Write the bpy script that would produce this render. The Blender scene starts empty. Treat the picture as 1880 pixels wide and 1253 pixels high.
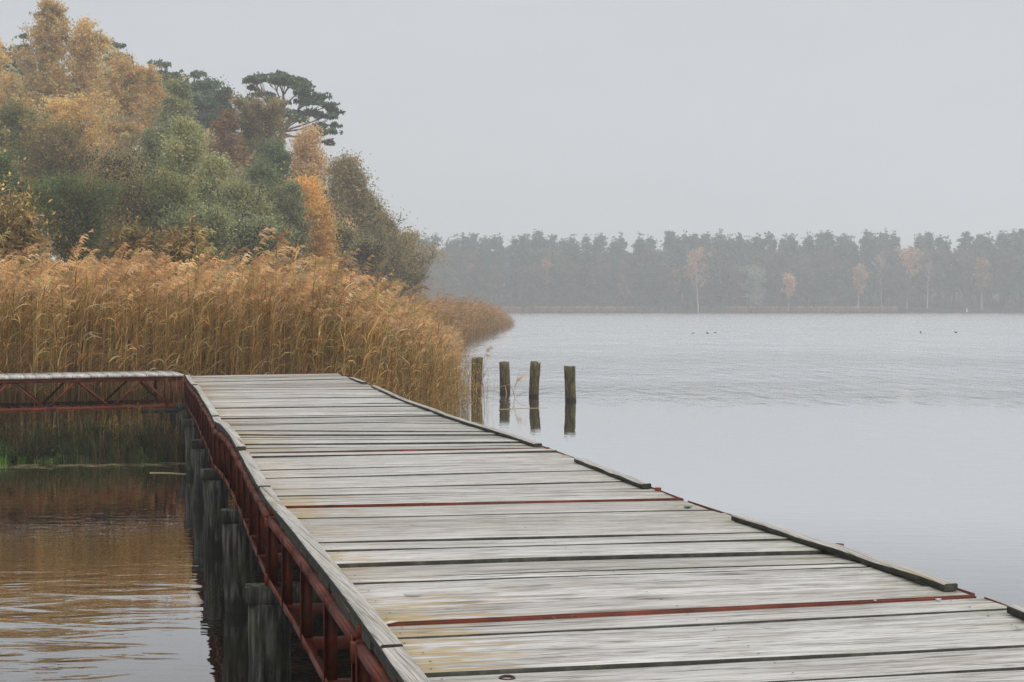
import bpy, math, random
import numpy as np
from math import radians as R_

# ---------------------------------------------------------------- camera
F_PX, CAM_H, HOR = 2611.0, 2.4, 560.0
PITCH = math.atan((626.5 - HOR) / F_PX)
sc = bpy.context.scene
cam_d = bpy.data.cameras.new("camera"); cam = bpy.data.objects.new("camera", cam_d)
sc.collection.objects.link(cam); sc.camera = cam
cam.location = (0, 0, CAM_H); cam.rotation_euler = (math.pi / 2 - PITCH, 0, 0)
cam_d.sensor_width = 36.0; cam_d.lens = F_PX / 1880.0 * 36.0
cam_d.clip_start = 0.05; cam_d.clip_end = 5000

# ---------------------------------------------------------------- world: overcast sky
SUN_EL, SUN_AZ = R_(42), R_(142)
world = bpy.data.worlds.new("World"); sc.world = world; world.use_nodes = True
wt = world.node_tree; wt.nodes.clear()
def N(t, typ, **k):
    n = t.nodes.new(typ)
    for a, b in k.items():
        if a.startswith('i_'): n.inputs[a[2:].replace('_', ' ')].default_value = b
        else: setattr(n, a, b)
    return n
out = N(wt, 'ShaderNodeOutputWorld'); add = N(wt, 'ShaderNodeAddShader')
b1 = N(wt, 'ShaderNodeBackground'); b2 = N(wt, 'ShaderNodeBackground')
b1.inputs['Strength'].default_value = 1.0; b2.inputs['Strength'].default_value = 0.006
sky = N(wt, 'ShaderNodeTexSky'); sky.sky_type = 'NISHITA'; sky.sun_disc = False
sky.sun_elevation = SUN_EL; sky.sun_rotation = SUN_AZ; sky.dust_density = 5
tc = N(wt, 'ShaderNodeTexCoord'); sx = N(wt, 'ShaderNodeSeparateXYZ'); ramp = N(wt, 'ShaderNodeValToRGB')
wt.links.new(tc.outputs['Generated'], sx.inputs[0]); wt.links.new(sx.outputs['Z'], ramp.inputs[0])
el = ramp.color_ramp.elements
el[0].position = 0.0; el[0].color = (0.60, 0.618, 0.640, 1)
el[1].position = 1.0; el[1].color = (1.14, 1.16, 1.19, 1)
e = el.new(0.27); e.color = (0.90, 0.915, 0.94, 1)
e = el.new(0.205); e.color = (0.585, 0.605, 0.632, 1)
e = el.new(0.50); e.color = (1.02, 1.04, 1.07, 1)
cn = N(wt, 'ShaderNodeTexNoise'); cn.inputs['Scale'].default_value = 2.2; cn.inputs['Detail'].default_value = 4
cmap = N(wt, 'ShaderNodeMapping'); cmap.inputs['Scale'].default_value = (1, 1, 3.5); wt.links.new(tc.outputs['Generated'], cmap.inputs[0]); wt.links.new(cmap.outputs[0], cn.inputs[0])
cr = N(wt, 'ShaderNodeMapRange'); wt.links.new(cn.outputs[0], cr.inputs[0]); cr.inputs[1].default_value = .3; cr.inputs[2].default_value = .7; cr.inputs[3].default_value = .965; cr.inputs[4].default_value = 1.035
cm = N(wt, 'ShaderNodeVectorMath', operation='SCALE'); wt.links.new(ramp.outputs[0], cm.inputs[0]); wt.links.new(cr.outputs[0], cm.inputs['Scale'])
wt.links.new(cm.outputs[0], b1.inputs[0]); wt.links.new(sky.outputs[0], b2.inputs[0])
wt.links.new(b1.outputs[0], add.inputs[0]); wt.links.new(b2.outputs[0], add.inputs[1])
wt.links.new(add.outputs[0], out.inputs[0])
sun_d = bpy.data.lights.new("sun", 'SUN'); sun = bpy.data.objects.new("sun", sun_d)
sc.collection.objects.link(sun)
sun_d.energy = 1.35; sun_d.angle = R_(25); sun_d.color = (1.0, 0.96, 0.9)
sun.rotation_euler = (R_(48), 0, R_(38))       # high, from behind the camera's right shoulder
sc.view_settings.view_transform = 'Standard'; sc.view_settings.look = 'None'
sc.view_settings.exposure = 0.0; sc.view_settings.gamma = 1.0
try:
    sc.cycles.use_denoising = True; sc.cycles.denoiser = 'OPENIMAGEDENOISE'; sc.cycles.denoising_prefilter = 'NONE'; sc.cycles.use_adaptive_sampling = False; sc.cycles.sample_clamp_indirect = 4
    sc.cycles.max_bounces = 6; sc.cycles.diffuse_bounces = 4; sc.cycles.glossy_bounces = 3
    sc.cycles.transmission_bounces = 3; sc.cycles.volume_bounces = 1; sc.cycles.transparent_max_bounces = 4
    sc.cycles.caustics_reflective = False; sc.cycles.caustics_refractive = False
except Exception: pass

rng = np.random.default_rng(7); random.seed(7)
def seed(s):
    global rng
    rng = np.random.default_rng(s)

# ---------------------------------------------------------------- helpers
def ray(x, y):
    a = (x - 940) / F_PX; b = (626.5 - y) / F_PX
    c, s = math.cos(-PITCH), math.sin(-PITCH)
    return np.array([a, c - b * s, s + b * c])
def P(x, y, z):                      # photo pixel -> point on the level z
    d = ray(x, y); return np.array([0, 0, CAM_H]) + d * (z - CAM_H) / d[2]
def at(x, y, Y):                     # photo pixel -> point at distance Y
    d = ray(x, y); return np.array([0, 0, CAM_H]) + d * Y / d[1]

col = sc.collection
class Geo:
    def __init__(s): s.v = []; s.q = []; s.c = []; s.m = []; s.n = 0
    def add(s, v, q, c=(.5, .5, .5), mi=0):
        v = np.asarray(v, float).reshape(-1, 3); q = np.asarray(q, int).reshape(-1, 4)
        c = np.asarray(c, float)
        if c.ndim == 1: c = np.tile(c, (len(v), 1))
        s.v.append(v); s.q.append(q + s.n); s.c.append(c); s.m.append(np.full(len(q), mi)); s.n += len(v)
    def merge(s, g, M=None, off=(0, 0, 0)):
        for v, q, c, m in zip(g.v, g.q, g.c, g.m): pass
    def mesh(s, name, mats, smooth=False):
        v = np.concatenate(s.v); q = np.concatenate(s.q); c = np.concatenate(s.c); m = np.concatenate(s.m)
        me = bpy.data.meshes.new(name)
        me.vertices.add(len(v)); me.vertices.foreach_set('co', v.astype(np.float32).ravel())
        me.loops.add(q.size); me.loops.foreach_set('vertex_index', q.astype(np.int32).ravel())
        me.polygons.add(len(q)); me.polygons.foreach_set('loop_start', np.arange(0, q.size, 4, dtype=np.int32))
        me.polygons.foreach_set('loop_total', np.full(len(q), 4, dtype=np.int32))
        me.polygons.foreach_set('material_index', m.astype(np.int32))
        if smooth: me.polygons.foreach_set('use_smooth', np.ones(len(q), dtype=bool))
        at_ = me.attributes.new('col', 'FLOAT_VECTOR', 'POINT')
        at_.data.foreach_set('vector', c.astype(np.float32).ravel())
        for mm in (mats if isinstance(mats, (list, tuple)) else [mats]): me.materials.append(mm)
        me.update(calc_edges=True); return me
    def build(s, name, mats, parent=None, smooth=False):
        o = bpy.data.objects.new(name, s.mesh(name, mats, smooth)); col.objects.link(o)
        if parent is not None:
            o.parent = parent; o.matrix_parent_inverse = parent.matrix_basis.inverted()
        return o
def empty(name, loc, label, cat, group=None):
    o = bpy.data.objects.new(name, None); col.objects.link(o); o.location = loc
    o['label'] = label; o['category'] = cat
    if group: o['group'] = group
    o.empty_display_size = .2
    return o
def tag(o, label, cat, group=None, kind=None):
    o['label'] = label
    if cat: o['category'] = cat
    if group: o['group'] = group
    if kind: o['kind'] = kind
    return o

def frames(pts):
    pts = np.asarray(pts, float); d = np.gradient(pts, axis=0)
    d /= np.linalg.norm(d, axis=1)[:, None] + 1e-9
    ref = np.where(np.abs(d[:, 2:3]) > .9, [[1., 0, 0]], [[0, 0, 1.]])
    a = np.cross(d, ref); a /= np.linalg.norm(a, axis=1)[:, None] + 1e-9
    return d, a, np.cross(d, a)
def tube(g, pts, rad, k=6, c=(.5, .5, .5), cap=False, rough=0., mi=0):
    pts = np.asarray(pts, float); n = len(pts); rad = np.broadcast_to(np.asarray(rad, float), (n,))
    d, a, b = frames(pts)
    # keep one reference frame so the tube does not twist
    a0 = a[0].copy()
    th = np.arange(k) * 2 * math.pi / k
    V = []
    for i in range(n):
        aa = a0 - d[i] * (a0 @ d[i]); aa /= np.linalg.norm(aa) + 1e-9; a0 = aa; bb = np.cross(d[i], aa)
        r = rad[i] * (1 + rough * rng.normal(size=k)) if rough else np.full(k, rad[i])
        V.append(pts[i] + (np.cos(th) * r)[:, None] * aa + (np.sin(th) * r)[:, None] * bb)
    V = np.concatenate(V); q = []
    for i in range(n - 1):
        for j in range(k):
            j2 = (j + 1) % k; q.append((i * k + j, i * k + j2, (i + 1) * k + j2, (i + 1) * k + j))
    if cap:
        for e_, i in ((pts[0], 0), (pts[-1], n - 1)):
            V = np.vstack([V, e_]); ci = len(V) - 1
            for j in range(0, k, 2): q.append((ci, i * k + j, i * k + (j + 1) % k, i * k + (j + 2) % k))
    g.add(V, q, c, mi)
BQ = [(0, 3, 2, 1), (4, 5, 6, 7), (0, 1, 5, 4), (1, 2, 6, 5), (2, 3, 7, 6), (3, 0, 4, 7)]
def hexa(g, b, t, c=(.5, .5, .5), mi=0):      # four bottom corners, four top corners
    g.add(np.vstack([b, t]), BQ, c, mi)
def bar(g, p, q, w, h, up=(0, 0, 1), c=(.5, .5, .5), mi=0, ow=0., oh=0.):
    """box from p to q, w across, h along up; ow, oh shift the section"""
    p = np.asarray(p, float); q = np.asarray(q, float); d = q - p; d /= np.linalg.norm(d)
    s = np.cross(d, up); s /= np.linalg.norm(s) + 1e-9; u = np.cross(s, d)
    o = s * ow + u * oh; s = s * w / 2; u = u * h / 2
    A = [p + o - s - u, p + o + s - u, q + o + s - u, q + o - s - u]
    B = [x + 2 * u for x in A]; hexa(g, A, B, c, mi)

# ---------------------------------------------------------------- materials
def mat(name):
    m = bpy.data.materials.new(name); m.use_nodes = True; t = m.node_tree; t.nodes.clear()
    o = N(t, 'ShaderNodeOutputMaterial'); return m, t, o
def attr_mat(name, rough=.75, transl=0., spec=.2, var=0.):
    m, t, o = mat(name); a = N(t, 'ShaderNodeAttribute', attribute_name='col')
    p = N(t, 'ShaderNodeBsdfPrincipled'); p.inputs['Roughness'].default_value = rough
    p.inputs['Specular IOR Level'].default_value = spec
    oi = N(t, 'ShaderNodeObjectInfo'); vm = N(t, 'ShaderNodeVectorMath', operation='SCALE'); src = vm.outputs[0]
    t.links.new(a.outputs['Vector'], vm.inputs[0]); t.links.new(mrange(t, oi.outputs['Random'], 0, 1, 1 - var, 1 + var), vm.inputs['Scale'])
    t.links.new(src, p.inputs['Base Color'])
    if transl:
        tr = N(t, 'ShaderNodeBsdfTranslucent'); mx = N(t, 'ShaderNodeMixShader'); mx.inputs[0].default_value = transl
        t.links.new(src, tr.inputs[0]); t.links.new(p.outputs[0], mx.inputs[1]); t.links.new(tr.outputs[0], mx.inputs[2])
        t.links.new(mx.outputs[0], o.inputs[0])
    else: t.links.new(p.outputs[0], o.inputs[0])
    return m
def ramp_node(t, stops, src):
    r = N(t, 'ShaderNodeValToRGB'); e = r.color_ramp.elements
    e[0].position, e[0].color = stops[0][0], (*stops[0][1], 1); e[1].position, e[1].color = stops[-1][0], (*stops[-1][1], 1)
    for p_, c_ in stops[1:-1]: x = e.new(p_); x.color = (*c_, 1)
    t.links.new(src, r.inputs[0]); return r.outputs[0]
def mixc(t, f, a, b, mode='MIX'):
    m = N(t, 'ShaderNodeMix'); m.data_type = 'RGBA'; m.blend_type = mode
    for v, i in ((f, 0), (a, 6), (b, 7)):
        if isinstance(v, (int, float)): m.inputs[i].default_value = v
        elif isinstance(v, tuple): m.inputs[i].default_value = (*v, 1)
        else: t.links.new(v, m.inputs[i])
    return m.outputs[2]
def noise(t, vec, scale, detail=4, rough=.55, mapscale=None, dist=0.):
    if mapscale:
        mp = N(t, 'ShaderNodeMapping'); mp.inputs['Scale'].default_value = mapscale
        t.links.new(vec, mp.inputs[0]); vec = mp.outputs[0]
    n = N(t, 'ShaderNodeTexNoise'); n.inputs['Scale'].default_value = scale; n.inputs['Detail'].default_value = detail
    n.inputs['Roughness'].default_value = rough; n.inputs['Distortion'].default_value = dist
    t.links.new(vec, n.inputs['Vector']); return n.outputs[0]
def mth(t, op, a, b=0., c=None, clamp=False):
    m = N(t, 'ShaderNodeMath', operation=op); m.use_clamp = clamp
    for i, v in enumerate((a, b) if c is None else (a, b, c)):
        if isinstance(v, (int, float)): m.inputs[i].default_value = v
        else: t.links.new(v, m.inputs[i])
    return m.outputs[0]
def mrange(t, v, a, b, c=0., d=1.):
    m = N(t, 'ShaderNodeMapRange'); t.links.new(v, m.inputs[0])
    for i, x in enumerate((a, b, c, d)): m.inputs[i + 1].default_value = x
    return m.outputs[0]
def bump(t, h, strength, dist, p):
    b = N(t, 'ShaderNodeBump'); b.inputs['Strength'].default_value = strength; b.inputs['Distance'].default_value = dist
    t.links.new(h, b.inputs['Height']); t.links.new(b.outputs[0], p.inputs['Normal']); return b

M = {}
# board wood: 'col' holds (metres along, metres across, random of the board)
def board_mat(name, side=False):
    m, t, o = mat(name); p = N(t, 'ShaderNodeBsdfPrincipled'); t.links.new(p.outputs[0], o.inputs[0])
    a = N(t, 'ShaderNodeAttribute', attribute_name='col'); s = N(t, 'ShaderNodeSeparateXYZ'); t.links.new(a.outputs['Vector'], s.inputs[0])
    u, v, r = s.outputs
    cmb = N(t, 'ShaderNodeCombineXYZ'); t.links.new(u, cmb.inputs[0]); t.links.new(v, cmb.inputs[1])
    t.links.new(mth(t, 'MULTIPLY', r, 37.0), cmb.inputs[2]); V = cmb.outputs[0]
    fine = noise(t, V, 1, 7, .8, (7, 90, 1), .6); streak = noise(t, V, 1, 5, .65, (1.7, 30, 1), .9); big = noise(t, V, 1, 3, .5, (1.4, 5, 1))
    base = ramp_node(t, [(0, (.42, .40, .365)), (.5, (.54, .52, .49)), (1, (.62, .605, .58))], r)
    c1 = mixc(t, mrange(t, streak, .46, .66, 0, .75), base, (.24, .205, .165))
    c1 = mixc(t, mrange(t, streak, .28, .45, .4, 0), c1, (.62, .61, .59))
    c1 = mixc(t, mrange(t, fine, .54, .74, 0, .55), c1, (.13, .115, .10))
    c1 = mixc(t, mrange(t, fine, .2, .42, .3, 0), c1, (.62, .605, .58))
    c1 = mixc(t, mrange(t, big, .5, .8, 0, .35), c1, (.33, .29, .24))
    # knots and checks
    mp = N(t, 'ShaderNodeMapping'); mp.inputs['Scale'].default_value = (1.6, 9, 1); t.links.new(V, mp.inputs[0])
    vo = N(t, 'ShaderNodeTexVoronoi'); vo.inputs['Scale'].default_value = 1.0; t.links.new(mp.outputs[0], vo.inputs['Vector'])
    ksel = mth(t, 'GREATER_THAN', N_sep(t, vo.outputs['Color']), .62)
    k = mth(t, 'MULTIPLY', mrange(t, vo.outputs['Distance'], .08, .23, 1, 0), ksel)
    c1 = mixc(t, mth(t, 'MULTIPLY', k, .75), c1, (.13, .10, .08))
    crack = noise(t, V, 1, 2, .5, (.45, 55, 1), .15)
    cr2 = noise(t, V, 1, 3, .6, (3.0, 48, 1), .25); ck2 = mth(t, 'MULTIPLY', mrange(t, cr2, .63, .655, 0, .75), mrange(t, noise(t, V, 1, 2, .5, (1.1, 4, 1)), .45, .52, 0, 1))
    c1 = mixc(t, ck2, c1, (.085, .07, .055))
    blot = noise(t, V, 1, 4, .6, (3.5, 9, 1), .4); c1 = mixc(t, mrange(t, blot, .55, .68, 0, .35), c1, (.24, .215, .18))
    ck = mth(t, 'MULTIPLY', mrange(t, crack, .635, .66, 0, 1), mrange(t, big, .42, .5, 0, 1))
    c1 = mixc(t, mth(t, 'MULTIPLY', ck, .8), c1, (.05, .04, .035))
    for (mu, mv), off_, w_, dk, lo in (((.55, 15), 0, .016, .62, .46), ((1.1, 30), 9, .022, .5, .40), ((2.4, 52), 17, .035, .42, .36)):
        va = N(t, 'ShaderNodeVectorMath', operation='ADD'); t.links.new(V, va.inputs[0]); va.inputs[1].default_value = (off_, off_, off_)
        gn = noise(t, va.outputs[0], 1, 3, .55, (mu, mv, 1), .35); ln = mrange(t, mth(t, 'ABSOLUTE', mth(t, 'SUBTRACT', gn, .5)), w_ * .25, w_, 1, 0)
        msk = mrange(t, noise(t, va.outputs[0], 1, 3, .6, (1.6, 6, 1)), lo, lo + .14, 0, 1)
        c1 = mixc(t, mth(t, 'MULTIPLY', mth(t, 'MULTIPLY', ln, msk), dk), c1, (.09, .075, .058))
    # ochre algae at the left ends of the boards
    aln = noise(t, V, 1, 3, .6, (3.5, 20, 1)); edge = mrange(t, u, .08, .85, 1, 0)
    al = mrange(t, mth(t, 'ADD', aln, mth(t, 'MULTIPLY', edge, .32)), .70, .79, 0, .62)
    alsel = mth(t, 'MULTIPLY', al, mrange(t, noise(t, V, .9, 2), .40, .55, .15, 1))
    c1 = mixc(t, alsel, c1, (.36, .235, .055))
    # faint green along the right ends
    gr = mth(t, 'MULTIPLY', mrange(t, u, 2.05, 2.4, 0, .55), mrange(t, noise(t, V, 1, 3, .6, (5, 18, 1)), .45, .62, 0, 1))
    c1 = mixc(t, gr, c1, (.20, .19, .09))
    t.links.new(c1, p.inputs['Base Color']); p.inputs['Roughness'].default_value = .78
    p.inputs['Specular IOR Level'].default_value = .3
    h = mth(t, 'ADD', mth(t, 'MULTIPLY', fine, -.6), mth(t, 'MULTIPLY', ck, -1.5)); bump(t, h, .6, .004, p)
    return m
def N_sep(t, c):
    s = N(t, 'ShaderNodeSeparateColor'); t.links.new(c, s.inputs[0]); return s.outputs[0]
M['board'] = board_mat('weathered_board')
def obj_mat(name, stops, scale, detail=6, rough=.8, bmp=.3, bd=.01, mapscale=(1, 1, 1), spec=.3, extra=None):
    m, t, o = mat(name); p = N(t, 'ShaderNodeBsdfPrincipled'); t.links.new(p.outputs[0], o.inputs[0])
    g = N(t, 'ShaderNodeNewGeometry'); n = noise(t, g.outputs['Position'], scale, detail, .6, mapscale, .2)
    c = ramp_node(t, stops, n)
    if extra: c = extra(t, g, c)
    t.links.new(c, p.inputs['Base Color']); p.inputs['Roughness'].default_value = rough
    p.inputs['Specular IOR Level'].default_value = spec
    if bmp: bump(t, n, bmp, bd, p)
    return m
M['rot_shade'] = obj_mat('wet_wood_painted_shade', [(.3, (.018, .017, .014)), (.55, (.045, .045, .035)), (.75, (.09, .095, .06))], 14)  # wet rotten wood, darkened further to paint shade into board edges
def ex_red(t, g, c):
    n = noise(t, g.outputs['Position'], 40, 4, .7); n2_ = noise(t, g.outputs['Position'], 9, 5, .7); c = mixc(t, mrange(t, n2_, .52, .64, 0, .75), c, (.075, .032, .016)); return mixc(t, mrange(t, n, .62, .72, 0, .7), c, (.20, .12, .09))
M['red'] = obj_mat('red_oxide_paint', [(.3, (.040, .007, .003)), (.5, (.12, .019, .006)), (.75, (.20, .038, .014))], 6, rough=.6, bmp=.25, bd=.004, extra=ex_red)
def ex_pile(t, g, c):
    s = N(t, 'ShaderNodeSeparateXYZ'); t.links.new(g.outputs['Position'], s.inputs[0])
    n = noise(t, g.outputs['Position'], 5, 4, .6)
    c = mixc(t, mrange(t, n, .52, .68, 0, .6), c, (.06, .065, .02))
    wet = mrange(t, mth(t, 'ADD', s.outputs[2], mth(t, 'MULTIPLY', n, .12)), .13, .19, 1, 0)
    return mixc(t, mth(t, 'MULTIPLY', wet, .85), c, (.013, .012, .008))
M['pile'] = obj_mat('piling_wood', [(.38, (.008, .007, .006)), (.5, (.035, .033, .027)), (.62, (.13, .125, .105))], 13, rough=.85, bmp=1.0, bd=.02, mapscale=(2.4, 2.4, .22), extra=ex_pile)
def ex_moss(t, g, c):
    s = N(t, 'ShaderNodeSeparateXYZ'); t.links.new(g.outputs['Position'], s.inputs[0])
    n = noise(t, g.outputs['Position'], 7, 4, .6, (1, 1, .5))
    up = mth(t, 'ADD', mth(t, 'MULTIPLY', s.outputs[2], .16), n)
    c = mixc(t, mrange(t, up, .57, .74, 0, .85), c, (.13, .14, .03))
    wet = mrange(t, mth(t, 'ADD', s.outputs[2], mth(t, 'MULTIPLY', n, .12)), .10, .16, 1, 0)
    return mixc(t, mth(t, 'MULTIPLY', wet, .9), c, (.02, .017, .01))
M['post'] = obj_mat('mossy_post_wood', [(.3, (.018, .013, .010)), (.5, (.07, .048, .030)), (.7, (.22, .165, .10))], 12, rough=.9, bmp=.8, bd=.02, mapscale=(2, 2, .4), extra=ex_moss)
M['leaf'] = attr_mat('foliage', .7, .42, .2, .22)
M['needle'] = attr_mat('needles', .65, .15, .25, .3)
M['reed'] = attr_mat('reed', .7, .32, .2)
def bark(name, a, b, c, sc_=8, ms=(1, 1, .4)): return obj_mat(name, [(.3, a), (.5, b), (.7, c)], sc_, rough=.9, bmp=.5, bd=.02, mapscale=ms)
M['bark'] = bark('grey_brown_bark', (.04, .034, .027), (.085, .072, .055), (.15, .13, .10))
M['birch'] = bark('birch_bark', (.08, .07, .06), (.48, .45, .40), (.62, .60, .56), 5, (.5, .5, 2.5))
M['pinebark'] = bark('pine_bark', (.09, .05, .035), (.19, .105, .06), (.27, .16, .09), 6)
def plain(name, c, rough=.6):
    return obj_mat(name, [(.3, tuple(x * .75 for x in c)), (.7, tuple(x * 1.2 for x in c))], 30, rough=rough, bmp=.2, bd=.002)

# ---------------------------------------------------------------- setting: ground, water, haze
SHORE = np.array([(-400, -60), (-120, -10), (-60, 8), (-25, 17), (-14, 20.2), (-9.5, 21.2), (-7.8, 21.5), (-6.3, 21.75), (-5, 21.7), (-4.9, 24), (-4.2, 32), (-5, 50),
                  (-6, 80), (-6.3, 118), (-7.5, 150), (-14, 172), (-60, 215), (-200, 300), (-420, 380)], float)
FAR_Y = 412.0
def shore_dist(X, Y):                 # positive on the wooded land to the left
    shp = X.shape; p = np.stack([X.ravel(), Y.ravel()], 1); best = np.full(len(p), 1e9); sign = np.ones(len(p))
    for a, b in zip(SHORE[:-1], SHORE[1:]):
        ab = b - a; tt = np.clip(((p - a) @ ab) / (ab @ ab), 0, 1); d = p - (a + tt[:, None] * ab); L = np.hypot(d[:, 0], d[:, 1])
        cr = ab[0] * (p[:, 1] - a[1]) - ab[1] * (p[:, 0] - a[0])
        upd = L < best; best = np.where(upd, L, best); sign = np.where(upd, np.sign(cr), sign)
    return (best * sign).reshape(shp)
def wob(X, Y, s, k):
    return np.sin(X * s + k) * np.cos(Y * s * 1.3 + 2 * k) + .5 * np.sin(X * s * 2.3 + Y * s * 1.9 + k)
def height(X, Y):
    X = np.asarray(X, float); Y = np.asarray(Y, float)
    d = shore_dist(X, Y)
    h1 = np.interp(d, [-6, -1, 0, 1.2, 8, 25, 60, 110, 200], [-1.5, -.35, -.02, .18, .5, 3.2, 12, 18, 20])
    far = FAR_Y + 5 * np.sin(X * .021 + .6) + 2.5 * np.sin(X * .07) - np.clip((X - 120) * .07, 0, 8)
    d2 = Y - far
    h2 = np.interp(d2, [-10, 0, 2, 12, 30, 90, 300], [-1.5, -.02, .5, 1.6, 3.2, 7, 12])
    h = np.maximum(h1, h2)
    return h + np.where(h > .3, .12 * wob(X, Y, .35, 1.) + .05 * wob(X, Y, 1.3, 3.), .03 * wob(X, Y, 1.7, .5))
gx = np.unique(np.concatenate([np.linspace(-420, -60, 40), np.linspace(-60, -16, 60), np.linspace(-16, 4, 100), np.linspace(4, 60, 40), np.linspace(60, 520, 70)]))
gy = np.unique(np.concatenate([np.linspace(-60, 15, 24), np.linspace(15, 32, 90), np.linspace(32, 130, 90), np.linspace(130, 400, 50), np.linspace(400, 450, 34), np.linspace(450, 760, 20)]))
GX, GY = np.meshgrid(gx, gy); GZ = height(GX, GY)
g = Geo(); nx = len(gx); idx = np.arange(len(gy) * nx).reshape(len(gy), nx)
g.add(np.stack([GX, GY, GZ], -1), np.stack([idx[:-1, :-1], idx[:-1, 1:], idx[1:, 1:], idx[1:, :-1]], -1))
def ex_ground(t, g_, c):
    n = noise(t, g_.outputs['Position'], 1.3, 5, .6); return mixc(t, mrange(t, n, .45, .6, 0, .7), c, (.045, .055, .018))
M['ground'] = obj_mat('bank_soil', [(.3, (.018, .015, .009)), (.55, (.04, .032, .018)), (.75, (.07, .055, .03))], 3.5, rough=.95, bmp=.6, bd=.08, extra=ex_ground)
o = g.build('ground', M['ground'], smooth=True); tag(o, 'brown wooded bank and hill around the lake', None, kind='structure')

m, t, o_ = mat('lake_water')
geo = N(t, 'ShaderNodeNewGeometry'); pos = geo.outputs['Position']; sp = N(t, 'ShaderNodeSeparateXYZ'); t.links.new(pos, sp.inputs[0])
X_, Y_ = sp.outputs[0], sp.outputs[1]
far = mrange(t, Y_, 33, 60, 0, 1)
left = mth(t, 'MULTIPLY', mrange(t, X_, -3.2, -1.8, 1, 0), mrange(t, Y_, 13.5, 9.5, 0, 1))
n1 = noise(t, pos, 1, 2.5, .4, (1.0, 3.2, 1), .7)          # long soft ripples
n2 = noise(t, pos, 1, 3, .5, (2.6, 7, 1), .3)            # small ripples
n4 = noise(t, pos, 1, 4, .6, (.22, .075, 1), .3)
n3 = noise(t, pos, 1, 4, .6, (1.3, .42, 1), .3)          # far chop
patch = mrange(t, noise(t, pos, 1, 2, .5, (.03, .05, 1)), .4, .62, .25, 1)
h1_ = mth(t, 'MULTIPLY', n1, mth(t, 'MULTIPLY_ADD', left, .018, .0012))
left2 = mth(t, 'MULTIPLY', mrange(t, X_, -3.2, -2.6, 1, 0), mrange(t, Y_, 20, 16, 0, 1))
h2_ = mth(t, 'MULTIPLY', n2, mth(t, 'ADD', mth(t, 'MULTIPLY_ADD', left, .0006, .0007), mth(t, 'MULTIPLY', left2, .0022)))
h3_ = mth(t, 'MULTIPLY', n3, mth(t, 'MULTIPLY_ADD', mth(t, 'MULTIPLY', mrange(t, Y_, 32, 48, 0, 1), patch), .20, mth(t, 'MULTIPLY', mrange(t, Y_, 8, 30, 0, 1), .006)))
h4_ = mth(t, 'MULTIPLY', n4, mth(t, 'MULTIPLY', mrange(t, Y_, 45, 120, 0, 1), 1.6))
h = mth(t, 'ADD', mth(t, 'ADD', h1_, h2_), mth(t, 'ADD', h3_, h4_))
bp = N(t, 'ShaderNodeBump'); bp.inputs['Strength'].default_value = 1; bp.inputs['Distance'].default_value = 1.0
t.links.new(h, bp.inputs['Height'])
gl = N(t, 'ShaderNodeBsdfGlossy'); gl.inputs['Color'].default_value = (.95, .955, .96, 1); t.links.new(bp.outputs[0], gl.inputs['Normal'])
t.links.new(mth(t, 'ADD', mrange(t, Y_, 28, 42, .012, .15), mrange(t, Y_, 42, 80, 0, .06)), gl.inputs['Roughness'])
df = N(t, 'ShaderNodeBsdfDiffuse')
bedn = noise(t, pos, 1, 4, .6, (.8, 1.2, 1))
shal = mrange(t, shl := mth(t, 'ADD', Y_, mth(t, 'MULTIPLY', bedn, 3)), 14, 22, 0, 1)
shal = mth(t, 'MULTIPLY', shal, mrange(t, X_, -4.4, -5.2, 0, 1))
dc = mixc(t, shal, (.016, .014, .008), (.13, .10, .035))
t.links.new(dc, df.inputs[0])
lw = N(t, 'ShaderNodeLayerWeight'); lw.inputs['Blend'].default_value = .5
t.links.new(bp.outputs[0], lw.inputs['Normal'])
fr = mth(t, 'MULTIPLY', mrange(t, lw.outputs['Facing'], .74, .86, .36, .94), mth(t, 'MULTIPLY_ADD', far, -.10, 1.0))
mx = N(t, 'ShaderNodeMixShader'); t.links.new(fr, mx.inputs[0]); t.links.new(df.outputs[0], mx.inputs[1]); t.links.new(gl.outputs[0], mx.inputs[2])
t.links.new(mx.outputs[0], o_.inputs[0]); M['water'] = m
g = Geo(); g.add([(-419, -59, 0), (519, -59, 0), (519, 500, 0), (-419, 500, 0)], [(0, 1, 2, 3)])
o = g.build('water', M['water']); tag(o, 'calm grey lake water mirroring the overcast sky', None, kind='structure')

# ---------------------------------------------------------------- pier
ZD = 1.235
Lp = [(655, 1150), (493, 934), (437, 833), (393, 779), (372, 740), (355, 713), (339, 691)]
Rp = [(1790, 1096), (1253, 920), (1000, 823), (840, 772), (737, 734), (686, 710), (618, 686)]
JL = [P(x, y, ZD)[:2] for x, y in Lp]; JR = [P(x, y, ZD)[:2] for x, y in Rp]
for k in (1, 2, 3):       # two and a bit more sections towards and past the camera
    y = 5.13 - 2.98 * k
    JL.insert(0, np.array([-.2636 * y + .7686 + .02 * (-1) ** k, y])); JR.insert(0, np.array([-.2595 * (y + .5) + 3.24, y + .5]))
JL = np.array(JL); JR = np.array(JR); NS = len(JL) - 1           # sections 0..8, joints 0..9 ; photo joint k = k+3
HUMP = {2: .02, 3: .012, 4: -.01, 5: .045, 6: .02, 7: .02, 8: -.02}
def deck_pt(k, s, t_, dz=0.):
    l = JL[k] * (1 - t_) + JL[k + 1] * t_; r = JR[k] * (1 - t_) + JR[k + 1] * t_
    p = l * (1 - s) + r * s
    return np.array([p[0], p[1], ZD + HUMP.get(k, 0) * math.sin(math.pi * t_) * (1 - s) + dz])
pier = empty('pier', (JL[3][0], JL[3][1], 0), 'grey plank lake pier on a red steel truss frame with wooden pilings', 'pier')

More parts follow.
